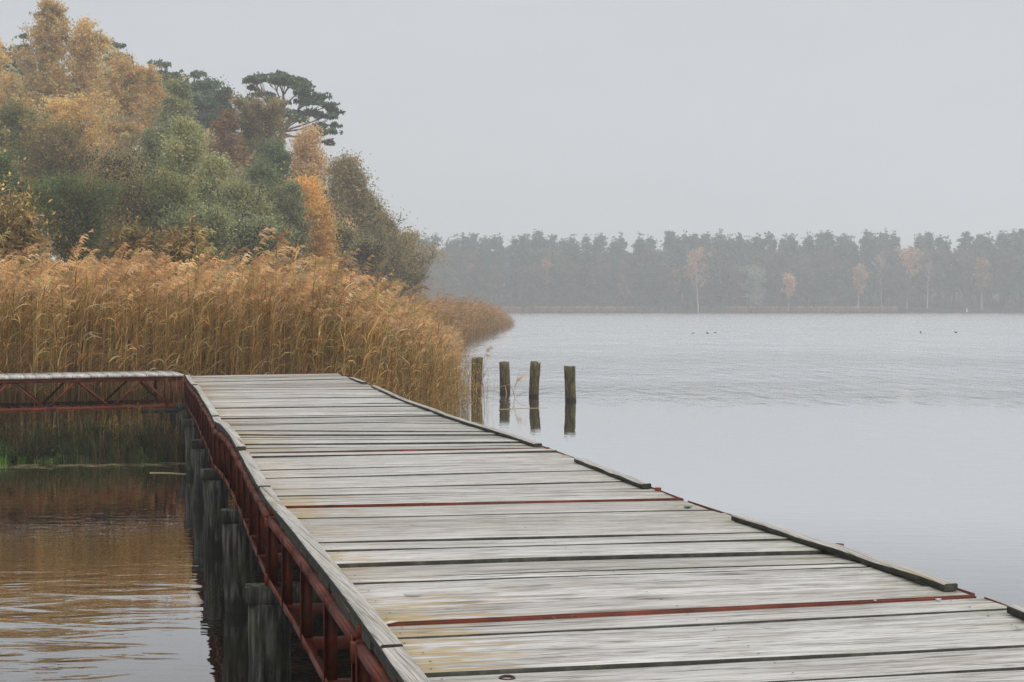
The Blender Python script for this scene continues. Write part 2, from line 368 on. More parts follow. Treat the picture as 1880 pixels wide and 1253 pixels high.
def rows(yn, yf, lines):        # photo rows of the gaps -> fractions from the near joint to the far one
    f = lambda y: 1 / (y - HOR)
    return [(f(y) - f(yn)) / (f(yf) - f(yn)) for y in lines]
BREAKS = {3: rows(1124, 923.5, [1100.6, 1059, 1051, 1025, 1003, 986.5, 964, 949, 941]),
          4: rows(926, 827.5, [908.4, 903, 889.7, 870, 855.7, 841, 834]),
          2: [1 - x for x in (.075, .185, .255, .345, .42, .52, .60, .70, .78, .88)][::-1]}
seed(11)
for k in range(NS):
    if k in BREAKS: br = [0] + sorted(BREAKS[k]) + [1]
    else:
        w = rng.choice([.12, .18, .22, .28], size=13, p=[.25, .3, .3, .15]); w = np.cumsum(w); w = w / w[-1]; br = [0] + list(w)
    Lm = np.linalg.norm(JL[k + 1] - JL[k]); W = np.linalg.norm(JR[k] - JL[k])
    g = Geo(); e0 = .024 / Lm; e1 = .014 / Lm
    for i in range(len(br) - 1):
        ta, tb = br[i] * (1 - e0 - e1) + e0, br[i + 1] * (1 - e0 - e1) + e0
        gap = rng.choice([.008, .013, .020, .028], p=[.3, .35, .25, .1]) / Lm
        tb -= gap; w_m = (tb - ta) * Lm; n = 26; r = rng.random(); th = .04; bv = .006
        s0 = .005 + abs(rng.normal()) * .003; s1 = 1 + rng.normal() * .006 + .004
        S = np.linspace(s0, s1, n); ph = rng.random(4) * 6; dz = rng.normal() * .0034; twist = rng.normal() * .0030
        V = []; C = []
        for s_ in S:
            wa = .0018 * math.sin(s_ * 7 + ph[0]) + .001 * math.sin(s_ * 23 + ph[1]) + rng.normal() * .0006
            wb = .0018 * math.sin(s_ * 6 + ph[2]) + .001 * math.sin(s_ * 19 + ph[3]) + rng.normal() * .0006
            zz = dz + .0022 * math.sin(s_ * 5 + ph[1])
            for vv, dzz in ((0, -th), (0, -bv), (bv, 0), (w_m - bv, 0), (w_m, -bv), (w_m, -th)):
                cup = twist * (vv / w_m - .5) * 2
                tt = ta + (vv + (wa if vv < w_m / 2 else wb)) / Lm
                V.append(deck_pt(k, s_, tt, dzz + zz + cup)); C.append((s_ * W + 0., vv, r))
        q = []
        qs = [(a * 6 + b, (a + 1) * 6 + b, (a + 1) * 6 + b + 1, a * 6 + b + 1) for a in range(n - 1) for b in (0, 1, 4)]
        for a in range(n - 1):
            for b in (2, 3): q.append((a * 6 + b, (a + 1) * 6 + b, (a + 1) * 6 + b + 1, a * 6 + b + 1))
        g.add(V, q, np.array(C)); g.add(V, qs, np.array(C), 1)  # side faces dark: grime plus the shade of unlit edges put into colour
        for sn in (.06, .5, .94):       # nail heads
            for vn in ((.25, .75) if w_m > .14 else (.5,)):
                c_ = deck_pt(k, sn + rng.normal() * .004, ta + (w_m * (vn + rng.normal() * .03)) / Lm, dz + .0052); rn = .0055
                g.add([c_ + (-rn, 0, 0), c_ + (0, -rn, 0), c_ + (rn, 0, 0), c_ + (0, rn, 0)], [(0, 1, 2, 3)], C[0], 1)
        cv = np.array(V)
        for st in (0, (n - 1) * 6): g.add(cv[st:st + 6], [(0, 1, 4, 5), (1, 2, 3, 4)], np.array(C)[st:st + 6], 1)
    g.build('deck_section', [M['board'], M['rot_shade']], pier)
    # steel across the joint: a channel with a raised lip
    g = Geo()
    a, b = deck_pt(k, .0, 0), deck_pt(k, 1.0, 0)
    lip = {3: .006, 4: .012}.get(k, .002)
    bar(g, a + (0, 0, -.05), b + (0, 0, -.05), .05, .010)
    p_ = np.array([0, .010, 0]); bar(g, a + p_ + (0, 0, (lip - .05) / 2), b + p_ + (0, 0, (lip - .05) / 2 + (.004 if k == 4 else 0)), .007, .05 + lip)
    if k == 3: p_ = np.array([0, -.012, 0]); bar(g, a + p_ + (0, 0, -.022), b + p_ + (0, 0, -.020), .008, .05)
    g.build('joint_strip', M['red'], pier)
g = Geo(); a, b = deck_pt(NS - 1, 0, 1), deck_pt(NS - 1, 1, 1); bar(g, a, b, .06, .07, oh=-.03, ow=0.0); g.build('end_beam', M['red'], pier)

# steel trusses along both sides: L sections
def truss_side(k, s, out_sign):
    Lm = np.linalg.norm(JL[k + 1] - JL[k]); off = .007 * out_sign
    d2 = (JR[k] - JL[k]); d2 = d2 / np.linalg.norm(d2)
    def pt(t_, z): p = deck_pt(k, s, t_); return np.array([p[0] + d2[0] * off, p[1] + d2[1] * off, z + (p[2] - ZD)])
    n = 5; ts = np.linspace(.012, .988, n + 1)
    jit = [rng.normal() * .003 for _ in ts]
    for z, nm_ in ((.830, 'bottom_chord'), (1.170, 'top_chord')):
        g = Geo()
        for i in range(n):
            a = pt(ts[i], z + jit[i]); b = pt(ts[i + 1], z + jit[i + 1])
            bar(g, a, b, .006, .038)
            bar(g, a, b, .04, .005, ow=.0222 * (-out_sign), oh=.0165 if z > 1 else -.0165)
        tr = g.build(nm_, M['red'], pier)
    if out_sign > 0:
        g = Geo(); bar(g, pt(ts[0], 1.215) + (.012, 0, 0), pt(ts[-1], 1.215) + (.012, 0, 0), .006, .052); g.build('edge_rail', M['red'], pier)
    for t_ in (.018, .25, .5, .75, .982):
        g = Geo(); a = pt(t_, .81); b = pt(t_, 1.19)
        bar(g, a, b, .006, .045, up=(0, 1, 0), ow=0)
        dirx = np.array([d2[0], d2[1], 0]) * (-out_sign) * .027
        bar(g, a + dirx, b + dirx, .048, .006, up=(0, 1, 0))
        g.build('truss_post', M['red'], tr)
    # welded lugs at the ends
    for t_ in (.004, .996):
        for z in (1.16, .84):
            g = Geo(); c_ = pt(t_, z); bar(g, c_ + (0, 0, -.055), c_ + (0, 0, .016), .028, .03, up=(0, 1, 0))
            g.build('joint_lug', M['red'], tr)
seed(12)
for k in range(NS):
    truss_side(k, 0.0, -1); truss_side(k, 1.0, 1)
    for t_ in (.25, .5, .75):
        g = Geo()
        for z in (.815, 1.165):
            a, b = deck_pt(k, 0, t_), deck_pt(k, 1, t_); a[2] = b[2] = z; bar(g, a, b, .05, .05 if z < 1 else .04)
        g.build('cross_bar', M['red'], pier)
# bearers and pilings at the joints
def pile(parent, x, y, ztop, r, zbot=-1.2, name='piling', mt='pile', k=14, lean=(0, 0)):
    g = Geo(); n = 12; zs = np.linspace(zbot, ztop, n); a = rng.random() * 6
    pts = [(x + .008 * math.sin(z * 3 + a) + lean[0] * z, y + .008 * math.cos(z * 2.4 + a) + lean[1] * z, z) for z in zs]
    rr = [r * (1.03 - .05 * i / n) for i in range(n)]
    tube(g, pts, rr, k, cap=True, rough=.025); return g.build(name, M[mt], parent)
for k in range(0, NS + 1):
    kk = min(k, NS - 1); tt = 0. if k < NS else 1.
    a, b = deck_pt(kk, -.055, tt), deck_pt(kk, 1.05, tt); a[2] = b[2] = .745
    g = Geo(); bar(g, a, b, .15, .10); g.build('bearer', M['pile'], pier)
    for s_ in (0.0, 1.0):
        p = deck_pt(kk, s_, tt); pile(pier, p[0] + .005, p[1] + .02, .694, .122)
# kerb boards
def kerb(pts, w, th, name='kerb_board', side=1, lift=.004):
    g = Geo(); pts = np.array(pts, float); d = np.gradient(pts, axis=0); d[:, 2] = 0; d /= np.linalg.norm(d, axis=1)[:, None]
    s = np.stack([d[:, 1], -d[:, 0], d[:, 2] * 0], 1) * side      # to the inside
    r = .1 + .2 * rng.random(); V = []; C = []; bv = .005; L = 0
    for i, p in enumerate(pts):
        if i: L += np.linalg.norm(pts[i] - pts[i - 1])
        ww = w * (1 + rng.normal() * .02)
        for vv, zz in ((0, 0), (0, th - bv), (bv, th), (ww - bv, th), (ww, th - bv), (ww, 0)):
            V.append(p + s[i] * vv + np.array([0, 0, zz + lift + rng.normal() * .0008])); C.append((L * .6 + .35, vv * 2 + .1 * L, r))
    q = []; mi = []
    n = len(pts); V = np.array(V); C = np.array(C)
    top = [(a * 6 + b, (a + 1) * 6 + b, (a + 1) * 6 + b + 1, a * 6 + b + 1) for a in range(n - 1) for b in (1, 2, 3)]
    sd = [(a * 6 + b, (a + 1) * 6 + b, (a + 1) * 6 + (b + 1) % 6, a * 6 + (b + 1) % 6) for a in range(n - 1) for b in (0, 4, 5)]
    g.add(V, top, C, 0); g.add(V, sd, C, 1)  # kerb sides get the dark tone too, rot with shade painted in
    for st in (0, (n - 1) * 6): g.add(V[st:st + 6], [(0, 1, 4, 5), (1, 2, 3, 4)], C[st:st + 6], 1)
    return g.build(name, [M['board'], M['rot_shade']], pier)
def edge_path(s, Ya, Yb, n=9, o0=0., o1=0.):
    """points on the deck's edge between two depths"""
    res = []; J = JL * (1 - s) + JR * s
    for i in range(n):
        f = i / (n - 1); Y = Ya * (1 - f) + Yb * f
        k = int(np.clip(np.searchsorted(J[:, 1], Y) - 1, 0, NS - 1)); t_ = (Y - J[k][1]) / (J[k + 1][1] - J[k][1])
        p = deck_pt(k, s, t_); p[0] += (o0 * (1 - f) + o1 * f); p[2] += .003 * math.sin(i * 1.7 + Ya); res.append(p)
    return res
seed(13)
dep = lambda y: 3042. / (y - HOR)
for ya, yb, o0, o1 in ((1600, 1218, .0, .01), (1212, 905, .012, .0), (902, 836, .0, .0), (830, 774, .0, .0), (772, 712, 0, 0), (710, 692, 0, 0)):
    kerb(edge_path(0., dep(ya), dep(yb), 10, o0, o1), .074, .032)
kerb(edge_path(0., -3., dep(1615), 12), .074, .032)
for ya, yb in ((1800, 1130), (1088, 957), (899, 850), (822, 712), (706, 697)):
    kerb(edge_path(1., dep(ya), dep(yb), 12 if yb != 697 else 5, .0, .0), .062, .030, side=-1)
# red pegs outside the right edge
for px, py, s_ in ((1200, 903, 1.), (1530, 1011, 1.25), (998, 826, .8), (668, 703, .9)):
    p = P(px, py, ZD); g = Geo(); r = .020 * s_
    tube(g, [p + (0.03, .02, -.12), p + (0.03, .02, .022 * s_)], r, 12, cap=True); bar(g, p + (0.03, .02, -.11), p + (0.03, .02, -.07), .07, .07, up=(0, 1, 0))
    g.build('steel_peg', M['red'], pier)

# ---------------------------------------------------------------- side walkway to the bank
wa = np.array([-5.47, 23.75]); wdir = np.array([-2.75, -1.08]); wdir = wdir / np.linalg.norm(wdir); wn = np.array([-wdir[1], wdir[0]])  # wn points away from the camera?
if wn[1] < 0: wn = -wn
WL, WW, WZ, WB = 11.0, 1.35, 1.245, .68
walk = empty('walkway', (wa[0], wa[1], 0), 'narrow red steel lattice walkway from the pier end to the reedy bank', 'walkway')
wp = lambda u, v, z: np.array([*(wa + wdir * u + wn * v), z])
seed(14); g = Geo(); u = .02
while u < WL:
    w = rng.choice([.17, .2, .24]); r = .55 + .45 * rng.random(); z0 = WZ + rng.normal() * .003
    if not (.62 < u < .80):
        B = [wp(u, -.03, z0 - .035), wp(u + w - .008, -.03, z0 - .035), wp(u + w - .008, WW + .03, z0 - .035), wp(u, WW + .03, z0 - .035)]
        cc = np.array([(.6, 0, r), (.6, w, r), (1.9, w, r), (1.9, 0, r)] * 2); hexa(g, B, [b + (0, 0, .035) for b in B], cc)
    u += w
g.build('deck', M['board'], walk)
def pxu(x):          # photo column -> distance along the front chord
    best = min(np.linspace(-.2, WL, 900), key=lambda uu: abs((wp(uu, 0, 1)[0] / wp(uu, 0, 1)[1]) * F_PX + 940 - x)); return best
tops = [pxu(x) for x in (261, 140, 19)]; bots = [pxu(x) for x in (314, 203, 84)]
stp = tops[1] - tops[0]
while tops[-1] < WL - stp: tops.append(tops[-1] + stp); bots.append(bots[-1] + stp)
for v, sgn in ((0, 1), (WW, -1)):
    for z, fl, nm_ in ((WB + .03, -1, 'bottom_chord'), (WZ - .075, 1, 'top_chord')):
        g = Geo(); bar(g, wp(0, v, z), wp(WL, v, z), .006, .06); bar(g, wp(0, v, z), wp(WL, v, z), .05, .006, ow=0, oh=.0285 * fl)
        tr = g.build(nm_, M['red'], walk)
    for i, tp in enumerate(tops):
        for bt in ((bots[i], bots[i + 1]) if i + 1 < len(bots) else (bots[i],)):
            g = Geo(); sgo = .025 if bt > tp else -.025
            bar(g, wp(tp + sgo, v + .006 * sgn, WZ - .09), wp(bt - sgo, v + .006 * sgn, WB + .045), .006, .038, up=(0, 0, 1))
            bar(g, wp(tp + sgo, v + .02 * sgn, WZ - .09), wp(bt - sgo, v + .02 * sgn, WB + .045), .03, .005, up=(0, 0, 1))
            g.build('brace', M['red'], tr)
    for u_ in (.03, .14, .30):
        g = Geo(); bar(g, wp(u_, v + .01 * sgn, WB), wp(u_, v + .01 * sgn, WZ - .05), .045, .04, up=(0, 1, 0)); g.build('truss_post', M['red'], tr)
for u_ in tops[1:]:
    g = Geo(); bar(g, wp(u_, 0, WB + .02), wp(u_, WW, WB + .02), .04, .04); g.build('cross_bar', M['red'], walk)
g = Geo(); bar(g, wp(-.1, .35, WB - .055), wp(.68, .35, WB - .055), .16, .09); g.build('bearer', M['rot_shade'], walk)
for u_ in (5.2, 10.2):
    g = Geo(); bar(g, wp(u_, -.2, WB - .055), wp(u_, WW + .2, WB - .055), .16, .10); g.build('bearer', M['pile'], walk)
    for v in (0.05, WW - .05): p = wp(u_, v, 0); pile(walk, p[0], p[1], WB - .10, .11)
for v in (.2, WW - .1): p = wp(.12, v, 0); pile(walk, p[0], p[1], WB - .10, .11)

# ---------------------------------------------------------------- old posts in the lake
seed(15)
POSTS = [(876, 657, 720, 19.0, 'leftmost old post, olive moss on top, half hidden by reeds'),
         (926, 665, 722, 19.5, 'old mossy post with a reed bent across its middle'),
         (982, 665, 729, 18.5, 'old post with split jagged top and bright yellow-green moss'),
         (1047, 673, 736, 20.0, 'rightmost old post, dark brown with a flat sawn top')]
for i, (px, yt, yw, wpx, lab) in enumerate(POSTS):
    b = P(px, yw, 0); hgt = CAM_H - (yt - HOR) * b[1] / F_PX; r = wpx / F_PX * b[1] / 2
    g = Geo(); k = 18; zs = list(np.linspace(-1.2, hgt, 16)); ph = rng.random() * 6
    prof = 1 + .05 * rng.normal(size=k); th = np.arange(k) * 2 * math.pi / k; V = []
    for j, z in enumerate(zs):
        rr = r * prof * (1.02 + .03 * math.sin(z * 5 + ph)) * (1 + .012 * rng.normal(size=k))
        zt = np.full(k, z); lx_ = (.03, -.02, .045, -.012)[i] * (z - hgt * .5)
        if j == len(zs) - 1:
            zt = z + (np.where((np.arange(k) % 7 < 3), -.07, .03) * rng.random(k) if i == 2 else rng.normal(size=k) * .008)
        V.append(np.stack([b[0] + lx_ + .012 * math.sin(z * 2 + ph) + rr * np.cos(th), b[1] + rr * np.sin(th), zt], 1))
    top = V[-1].copy(); inner = top.copy(); cxy = top[:, :2].mean(0); inner[:, :2] = cxy + (top[:, :2] - cxy) * .55; inner[:, 2] = hgt - (.06 if i == 2 else .01)
    V.append(inner); V = np.concatenate(V); q = []
    for a in range(len(zs)):
        for j in range(k): q.append((a * k + j, a * k + (j + 1) % k, (a + 1) * k + (j + 1) % k, (a + 1) * k + j))
    V = np.vstack([V, [cxy[0], cxy[1], hgt - .02]]); c_ = len(V) - 1
    for j in range(0, k, 2): q.append((c_, len(zs) * k + j, len(zs) * k + j + 1, len(zs) * k + (j + 2) % k))
    g.add(V, q); o = g.build('wooden_post', M['post']); tag(o, lab, 'post', 'old posts standing in the lake')

# ---------------------------------------------------------------- reeds
def ribbon(pts, w, side):
    pts = np.asarray(pts); n = len(pts); w = np.asarray(w)[:, None]
    V = np.empty((2 * n, 3)); V[0::2] = pts - side * w / 2; V[1::2] = pts + side * w / 2
    i = np.arange(n - 1) * 2; return V, np.stack([i, i + 1, i + 3, i + 2], 1)
TAN = np.array([(.60, .35, .11), (.52, .28, .08), (.70, .46, .18), (.82, .65, .38), (.27, .14, .045), (.20, .23, .05), (.40, .23, .07)])
TP = [.27, .22, .16, .08, .12, .07, .08]
def reed_variant(hh=3.0, plume=True, nl=8):
    g = Geo(); n = 7; z = np.linspace(0, 1, n); lean = rng.uniform(-.1, .5); ly = rng.normal() * .12
    ax = np.stack([lean * z ** 2 * hh * .25 + .03 * np.sin(z * 5 + rng.random() * 6), ly * z ** 2 * hh * .3, z * hh], 1)
    c = np.array([.52, .33, .13]) * rng.uniform(.5, 1.35)
    tube(g, ax, np.linspace(.0075, .0035, n), 3, c)
    def along(s): return np.array([np.interp(s, z, ax[:, i]) for i in range(3)])
    for i in range(nl):
        s = rng.uniform(.22, .93); b = along(s); azi = rng.normal() * .75 + (math.pi if rng.random() < .18 else 0)
        L = rng.uniform(.3, .62) * (1.1 - .3 * s); elv = rng.uniform(.75, 1.4); droop = rng.choice([rng.uniform(.2, 1.2), rng.uniform(1.2, 3.0)])
        m_ = 5; tt = np.linspace(0, 1, m_); e = elv - droop * tt ** 1.3
        dx = np.concatenate([[0], np.cumsum(np.cos(e[:-1]))]) / (m_ - 1) * L; dz = np.concatenate([[0], np.cumsum(np.sin(e[:-1]))]) / (m_ - 1) * L
        pts = b + np.stack([dx * math.cos(azi), dx * math.sin(azi), dz], 1)
        tw = rng.uniform(-1, 1); side = np.array([-math.sin(azi) * math.cos(tw), math.cos(azi) * math.cos(tw), math.sin(tw)])
        V, q = ribbon(pts, np.array([.6, 1, .9, .6, .08]) * rng.uniform(.012, .026), side)
        g.add(V, q, TAN[rng.choice(7, p=TP)] * rng.uniform(.8, 1.15))
    if plume:
        tip = ax[-1]; L = rng.uniform(.28, .46); na = 5; tt = np.linspace(0, 1, na); e = 1.3 - rng.uniform(1.2, 2.8) * tt; azi = rng.normal() * .45
        dx = np.concatenate([[0], np.cumsum(np.cos(e[:-1]))]) / 4 * L; dz = np.concatenate([[0], np.cumsum(np.sin(e[:-1]))]) / 4 * L
        pa = tip + np.stack([dx * math.cos(azi), dx * math.sin(azi), dz], 1)
        pc = np.array([.62, .37, .17]) * rng.uniform(.75, 1.25)
        for j in range(27):
            f = rng.random(); b = np.array([np.interp(f, tt, pa[:, i]) for i in range(3)])
            a2 = azi + rng.normal() * .9; l2 = rng.uniform(.07, .17) * (1.1 - .5 * f); ee = rng.uniform(-.5, 1.0)
            p1 = b + l2 * .55 * np.array([math.cos(a2) * math.cos(ee), math.sin(a2) * math.cos(ee), math.sin(ee)])
            p2 = p1 + l2 * .55 * np.array([math.cos(a2) * .8, math.sin(a2) * .8, -.55])
            V, q = ribbon([b, p1, p2], [.008, .014, .004], np.array([-math.sin(a2) * .5, math.cos(a2) * .5, .8]))
            g.add(V, q, pc * rng.uniform(.8, 1.2))
    return np.concatenate(g.v), np.concatenate(g.q), np.concatenate(g.c)
def scatter(g, variants, XY, Z, S, A, tint=.12, wide=None):
    which = rng.integers(0, len(variants), len(XY))
    for vi, (v, q, c) in enumerate(variants):
        I = np.where(which == vi)[0]
        if not len(I): continue
        ca, sa = np.cos(A[I])[:, None], np.sin(A[I])[:, None]; s = S[I][:, None]
        wd = 1.0 if wide is None else wide[I][:, None]
        x = v[None, :, 0] * ca - v[None, :, 1] * sa; y = v[None, :, 0] * sa + v[None, :, 1] * ca
        VV = np.stack([x * s * wd + XY[I, 0:1], y * s * wd + XY[I, 1:2], v[None, :, 2] * s + Z[I][:, None]], -1)
        hue = np.ones((len(I), 1, 3)); u_ = rng.random(len(I)); hue[u_ < .13] = (.62, .88, .75); hue[(u_ > .13) & (u_ < .26)] = (.62, .52, .5); hue[(u_ > .26) & (u_ < .36)] = (1.15, 1.3, 1.6)
        cc = c[None] * hue * (1 + tint * rng.normal(size=(len(I), 1, 1))); qq = q[None] + (np.arange(len(I)) * len(v))[:, None, None]
        g.add(VV.reshape(-1, 3), qq.reshape(-1, 4), np.clip(cc, 0, 1).reshape(-1, 3))
def inpoly(p, poly):
    x, y = p[:, 0], p[:, 1]; r = np.zeros(len(p), bool); n = len(poly)
    for i in range(n):
        x1, y1 = poly[i]; x2, y2 = poly[(i + 1) % n]
        c = ((y1 > y) != (y2 > y)) & (x < (x2 - x1) * (y - y1) / (y2 - y1 + 1e-12) + x1); r ^= c
    return r
def sample(poly, dens):
    poly = np.array(poly, float); a, b = poly.min(0), poly.max(0); n = int(np.prod(b - a) * dens)
    p = rng.uniform(a, b, (n, 2)); return p[inpoly(p, poly)]
seed(21)
VAR = [reed_variant(3.0, rng.random() < .8, rng.integers(7, 12)) for _ in range(26)]
VARN = [reed_variant(3.0, False, rng.integers(5, 9)) for _ in range(8)]
def rheight(p):
    x, y = p[:, 0], p[:, 1]
    xx = x + .012 * (y - 30)
    h = np.interp(xx, [-2.8, -1.9, -1.2, -.6], [1.0, .86, .62, .45])
    return h
TOPX = [0, 450, 600, 700, 760, 800, 850, 880]; TOPZ = [2.92, 2.92, 2.72, 2.36, 2.08, 1.62, 1.15, .9]
def rtop(p):
    return np.interp(940 + F_PX * p[:, 0] / p[:, 1], TOPX, TOPZ) * (1 + .035 * wob(p[:, 0], p[:, 1], 1.9, .7))
g = Geo()
front = [(-17, 21.5), (-11, 22.9), (-8.6, 24.1), (-6.2, 25.1), (-5.2, 25.6), (-4.2, 24.7), (-2.6, 24.9), (-1.7, 27), (-1.15, 30), (-1.45, 36), (-6, 35), (-12, 31), (-19, 27)]
p = sample(front, 62); xe_ = np.interp(p[:, 1], [25, 27, 30, 36], [-2.6, -1.7, -1.15, -1.45]); p = p[(rng.random(len(p)) < np.clip((xe_ - p[:, 0]) / .9, .22, 1)) | (p[:, 1] < 25.6)]; gz_ = height(p[:, 0], p[:, 1]).clip(-.3)
scatter(g, VAR, p, gz_, (rng.normal(.90, .085, len(p)) + .13 * (rng.random(len(p)) < .10)) * (rtop(p) - gz_) / 3.0, rng.normal(0, .35, len(p)), .2)
mid = [(-19, 27), (-12, 31), (-6, 35), (-1.45, 36), (-1.6, 45), (-2.6, 70), (-10, 70), (-11, 48), (-14, 38), (-22, 33)]
p = sample(mid, 13); gz_ = height(p[:, 0], p[:, 1]).clip(-.3)
scatter(g, VAR, p, gz_, rng.normal(.93, .07, len(p)) * (rtop(p) * np.interp(p[:, 1], [35, 60], [1, .9]) - gz_) / 3.0, rng.normal(0, .35, len(p)))
o = g.build('reed_bed', M['reed']); tag(o, 'tall golden reeds with feathery plumes behind the pier and walkway', 'reeds', kind='stuff')
# far spit of reeds
g = Geo(); spit = [(-2.2, 70), (-2.3, 76), (-1.4, 96), (-.6, 122), (.35, 150), (.2, 160), (-6, 164), (-9, 120), (-10.5, 70)]
p = sample(spit, 8)
edge = np.interp(p[:, 1], [70, 76, 96, 122, 150, 164], [-2.2, -2.3, -1.4, -.6, .35, .3]) - p[:, 0]
scatter(g, VAR, p, np.full(len(p), -.15), rng.normal(.77, .10, len(p)) * np.interp(edge, [0, .9, 2.0], [.45, .75, 1]) * np.interp(p[:, 1], [120, 160], [1, .72]), rng.normal(0, .4, len(p)), wide=np.full(len(p), 1.5))
for v_ in g.c: v_ *= np.array([.80, .74, .74])
o = g.build('reed_bed', M['reed']); tag(o, 'farther low rusty reed spit reaching out into the lake', 'reeds', kind='stuff')
# sparse reeds at the water edge, right of the pier
g = Geo(); p = np.vstack([rng.normal((-1.15, 31), (.24, 2.4), (240, 2)), rng.normal((-.75, 34), (.25, 3), (26, 2))]); p = p[p[:, 0] < -.25]
p = p[p[:, 0] > -1.9]; scatter(g, VARN + VAR[:6], p, np.full(len(p), -.1), rng.uniform(.16, .5, len(p)) * np.interp(p[:, 0], [-1.5, -.4], [1.15, .7]), rng.normal(0, 1.0, len(p)))
o = g.build('reed_fringe', M['reed']); tag(o, 'thin broken reeds standing in open water by the leftmost post', 'reeds', kind='stuff')
# lone reeds
def lone(px, yt, Yd, lab, kw=1.0, top=True):
    x = at(px, 600, Yd); hgt = CAM_H - (yt - HOR) * Yd / F_PX + .15
    v, q, c = reed_variant(hgt, top, 6); g = Geo(); v = v + np.array([x[0], Yd, -.15]) - np.array([v[-1, 0] * .5, 0, 0]) * 0
    g.add(v, q, c); o = g.build('reed', M['reed']); tag(o, lab, 'reed', 'lone reeds')
seed(23)
lone(763, 540, 31, 'single tall reed with a plume rising above the right part of the reed bed')
lone(944, 706, 36, 'short lone reed with a small plume between two old posts')
lone(888, 655, 33, 'thin reed leaning beside the leftmost old post')
g = Geo(); pb = P(926, 722, 0)      # bent reed on the second post
z_ = lambda y: CAM_H - (y - HOR) * (pb[1] - .3) / F_PX
tube(g, [at(913, 712, pb[1] - .25), at(935, 706, pb[1] - .25), at(936, 708, pb[1] - .2)], .006, 4, (.5, .36, .17))
V, q = ribbon([at(927, 708, pb[1] - .3), at(930, 722, pb[1] - .32), at(934, 742, pb[1] - .3)], [.02, .035, .006], np.array([1, 0, 0.])); g.add(V, q, (.52, .36, .17))
o = g.build('broken_reed', M['reed']); tag(o, 'broken tan reed lying bent across the second post', 'reed')
for i, (x0, y0, x1, y1, lab) in enumerate(((275, 868, 348, 871, 'pale reed stalk floating beside the first pilings'), (915, 752, 1005, 749, 'long straw-coloured stalk floating in front of the posts'))):
    g = Geo(); a, b = P(x0, y0, .004), P(x1, y1, .004); mid_ = (a + b) / 2 + np.array([0, .06, 0]); tube(g, [a, mid_, b], [.007, .008, .004], 6, (.60, .50, .33))
    o = g.build('floating_stalk', M['reed']); tag(o, lab, 'reed stalk')

# ---------------------------------------------------------------- bank plants
def tuft_variant(L, n, c, w=.012, spread=.5):
    g = Geo()
    for i in range(n):
        azi = rng.uniform(0, 6.28); b = rng.normal(size=2) * .05; l = L * rng.uniform(.5, 1.1); sp_ = rng.uniform(.1, spread); tt = np.linspace(0, 1, 4)
        pts = np.stack([b[0] + math.cos(azi) * sp_ * l * tt ** 1.6, b[1] + math.sin(azi) * sp_ * l * tt ** 1.6, l * (tt - .35 * sp_ * tt ** 2)], 1)
        V, q = ribbon(pts, np.array([1, .9, .6, .05]) * w, np.array([-math.sin(azi), math.cos(azi), 0])); g.add(V, q, np.array(c) * rng.uniform(.6, 1.35))
    return np.concatenate(g.v), np.concatenate(g.q), np.concatenate(g.c)
seed(31)
gv = [tuft_variant(.22, 16, (.20, .34, .05)) for _ in range(5)]
g = Geo(); bright = [(-12, 20.7), (-8.4, 21.4), (-7.6, 21.5), (-6.8, 21.7), (-7.2, 22.2), (-9.5, 22.8), (-13, 22)]
p = sample(bright, 110); scatter(g, gv, p, height(p[:, 0], p[:, 1]), rng.uniform(.4, .9, len(p)) * np.interp(p[:, 0], [-8.0, -7.2], [1.25, .6]), rng.uniform(0, 6.28, len(p)), .2)
o = g.build('grass', M['leaf']); tag(o, 'bright green grass on the bank below the walkway', 'grass', kind='stuff')
dv = [tuft_variant(.30, 16, (.05, .07, .02), .02, 1.2) for _ in range(4)] + [tuft_variant(.6, 12, (.075, .06, .025), .016, .7) for _ in range(3)]
g = Geo(); dark = [(-14, 20.8), (-7.4, 21.6), (-5.0, 21.7), (-5.0, 23.2), (-9, 23.4), (-16, 22)]
p = sample(dark, 62); scatter(g, dv, p, height(p[:, 0], p[:, 1]), rng.uniform(.5, 1.2, len(p)), rng.uniform(0, 6.28, len(p)), .25)
p = sample([(-15, 21.5), (-8, 22.4), (-5.3, 22.5), (-5.0, 24.8), (-5.4, 25.8), (-9, 24.6), (-16, 22.4)], 60); scatter(g, VARN, p, height(p[:, 0], p[:, 1]), rng.uniform(.12, .21, len(p)), rng.uniform(0, 6.28, len(p)), .3, wide=np.full(len(p), 1.3))
o = g.build('undergrowth', M['leaf']); tag(o, 'dark weeds and broken reeds under the walkway', 'undergrowth', kind='stuff')
g = Geo()     # floating litter line
for _ in range(420):
    f = rng.random(); c_ = np.array([-13 + 8.1 * f, 20.1 + 1.15 * f, .003]) + np.array([rng.normal() * .3, rng.normal() * .16 + (.15 if f > .7 else 0), 0]); a = rng.normal() * .35; l = rng.uniform(.03, .17)
    dv_ = np.array([math.cos(a), math.sin(a), 0]) * l; V, q = ribbon([c_ - dv_, c_ + dv_ * .1 + (0, 0, .002), c_ + dv_], np.array([.4, 1, .4]) * rng.uniform(.006, .022), np.array([-math.sin(a), math.cos(a), 0])); g.add(V, q, np.array([.36, .31, .18]) * rng.uniform(.5, 1.3))
o = g.build('debris', M['reed']); tag(o, 'line of dead reed litter floating along the bank', 'reed litter', kind='stuff')

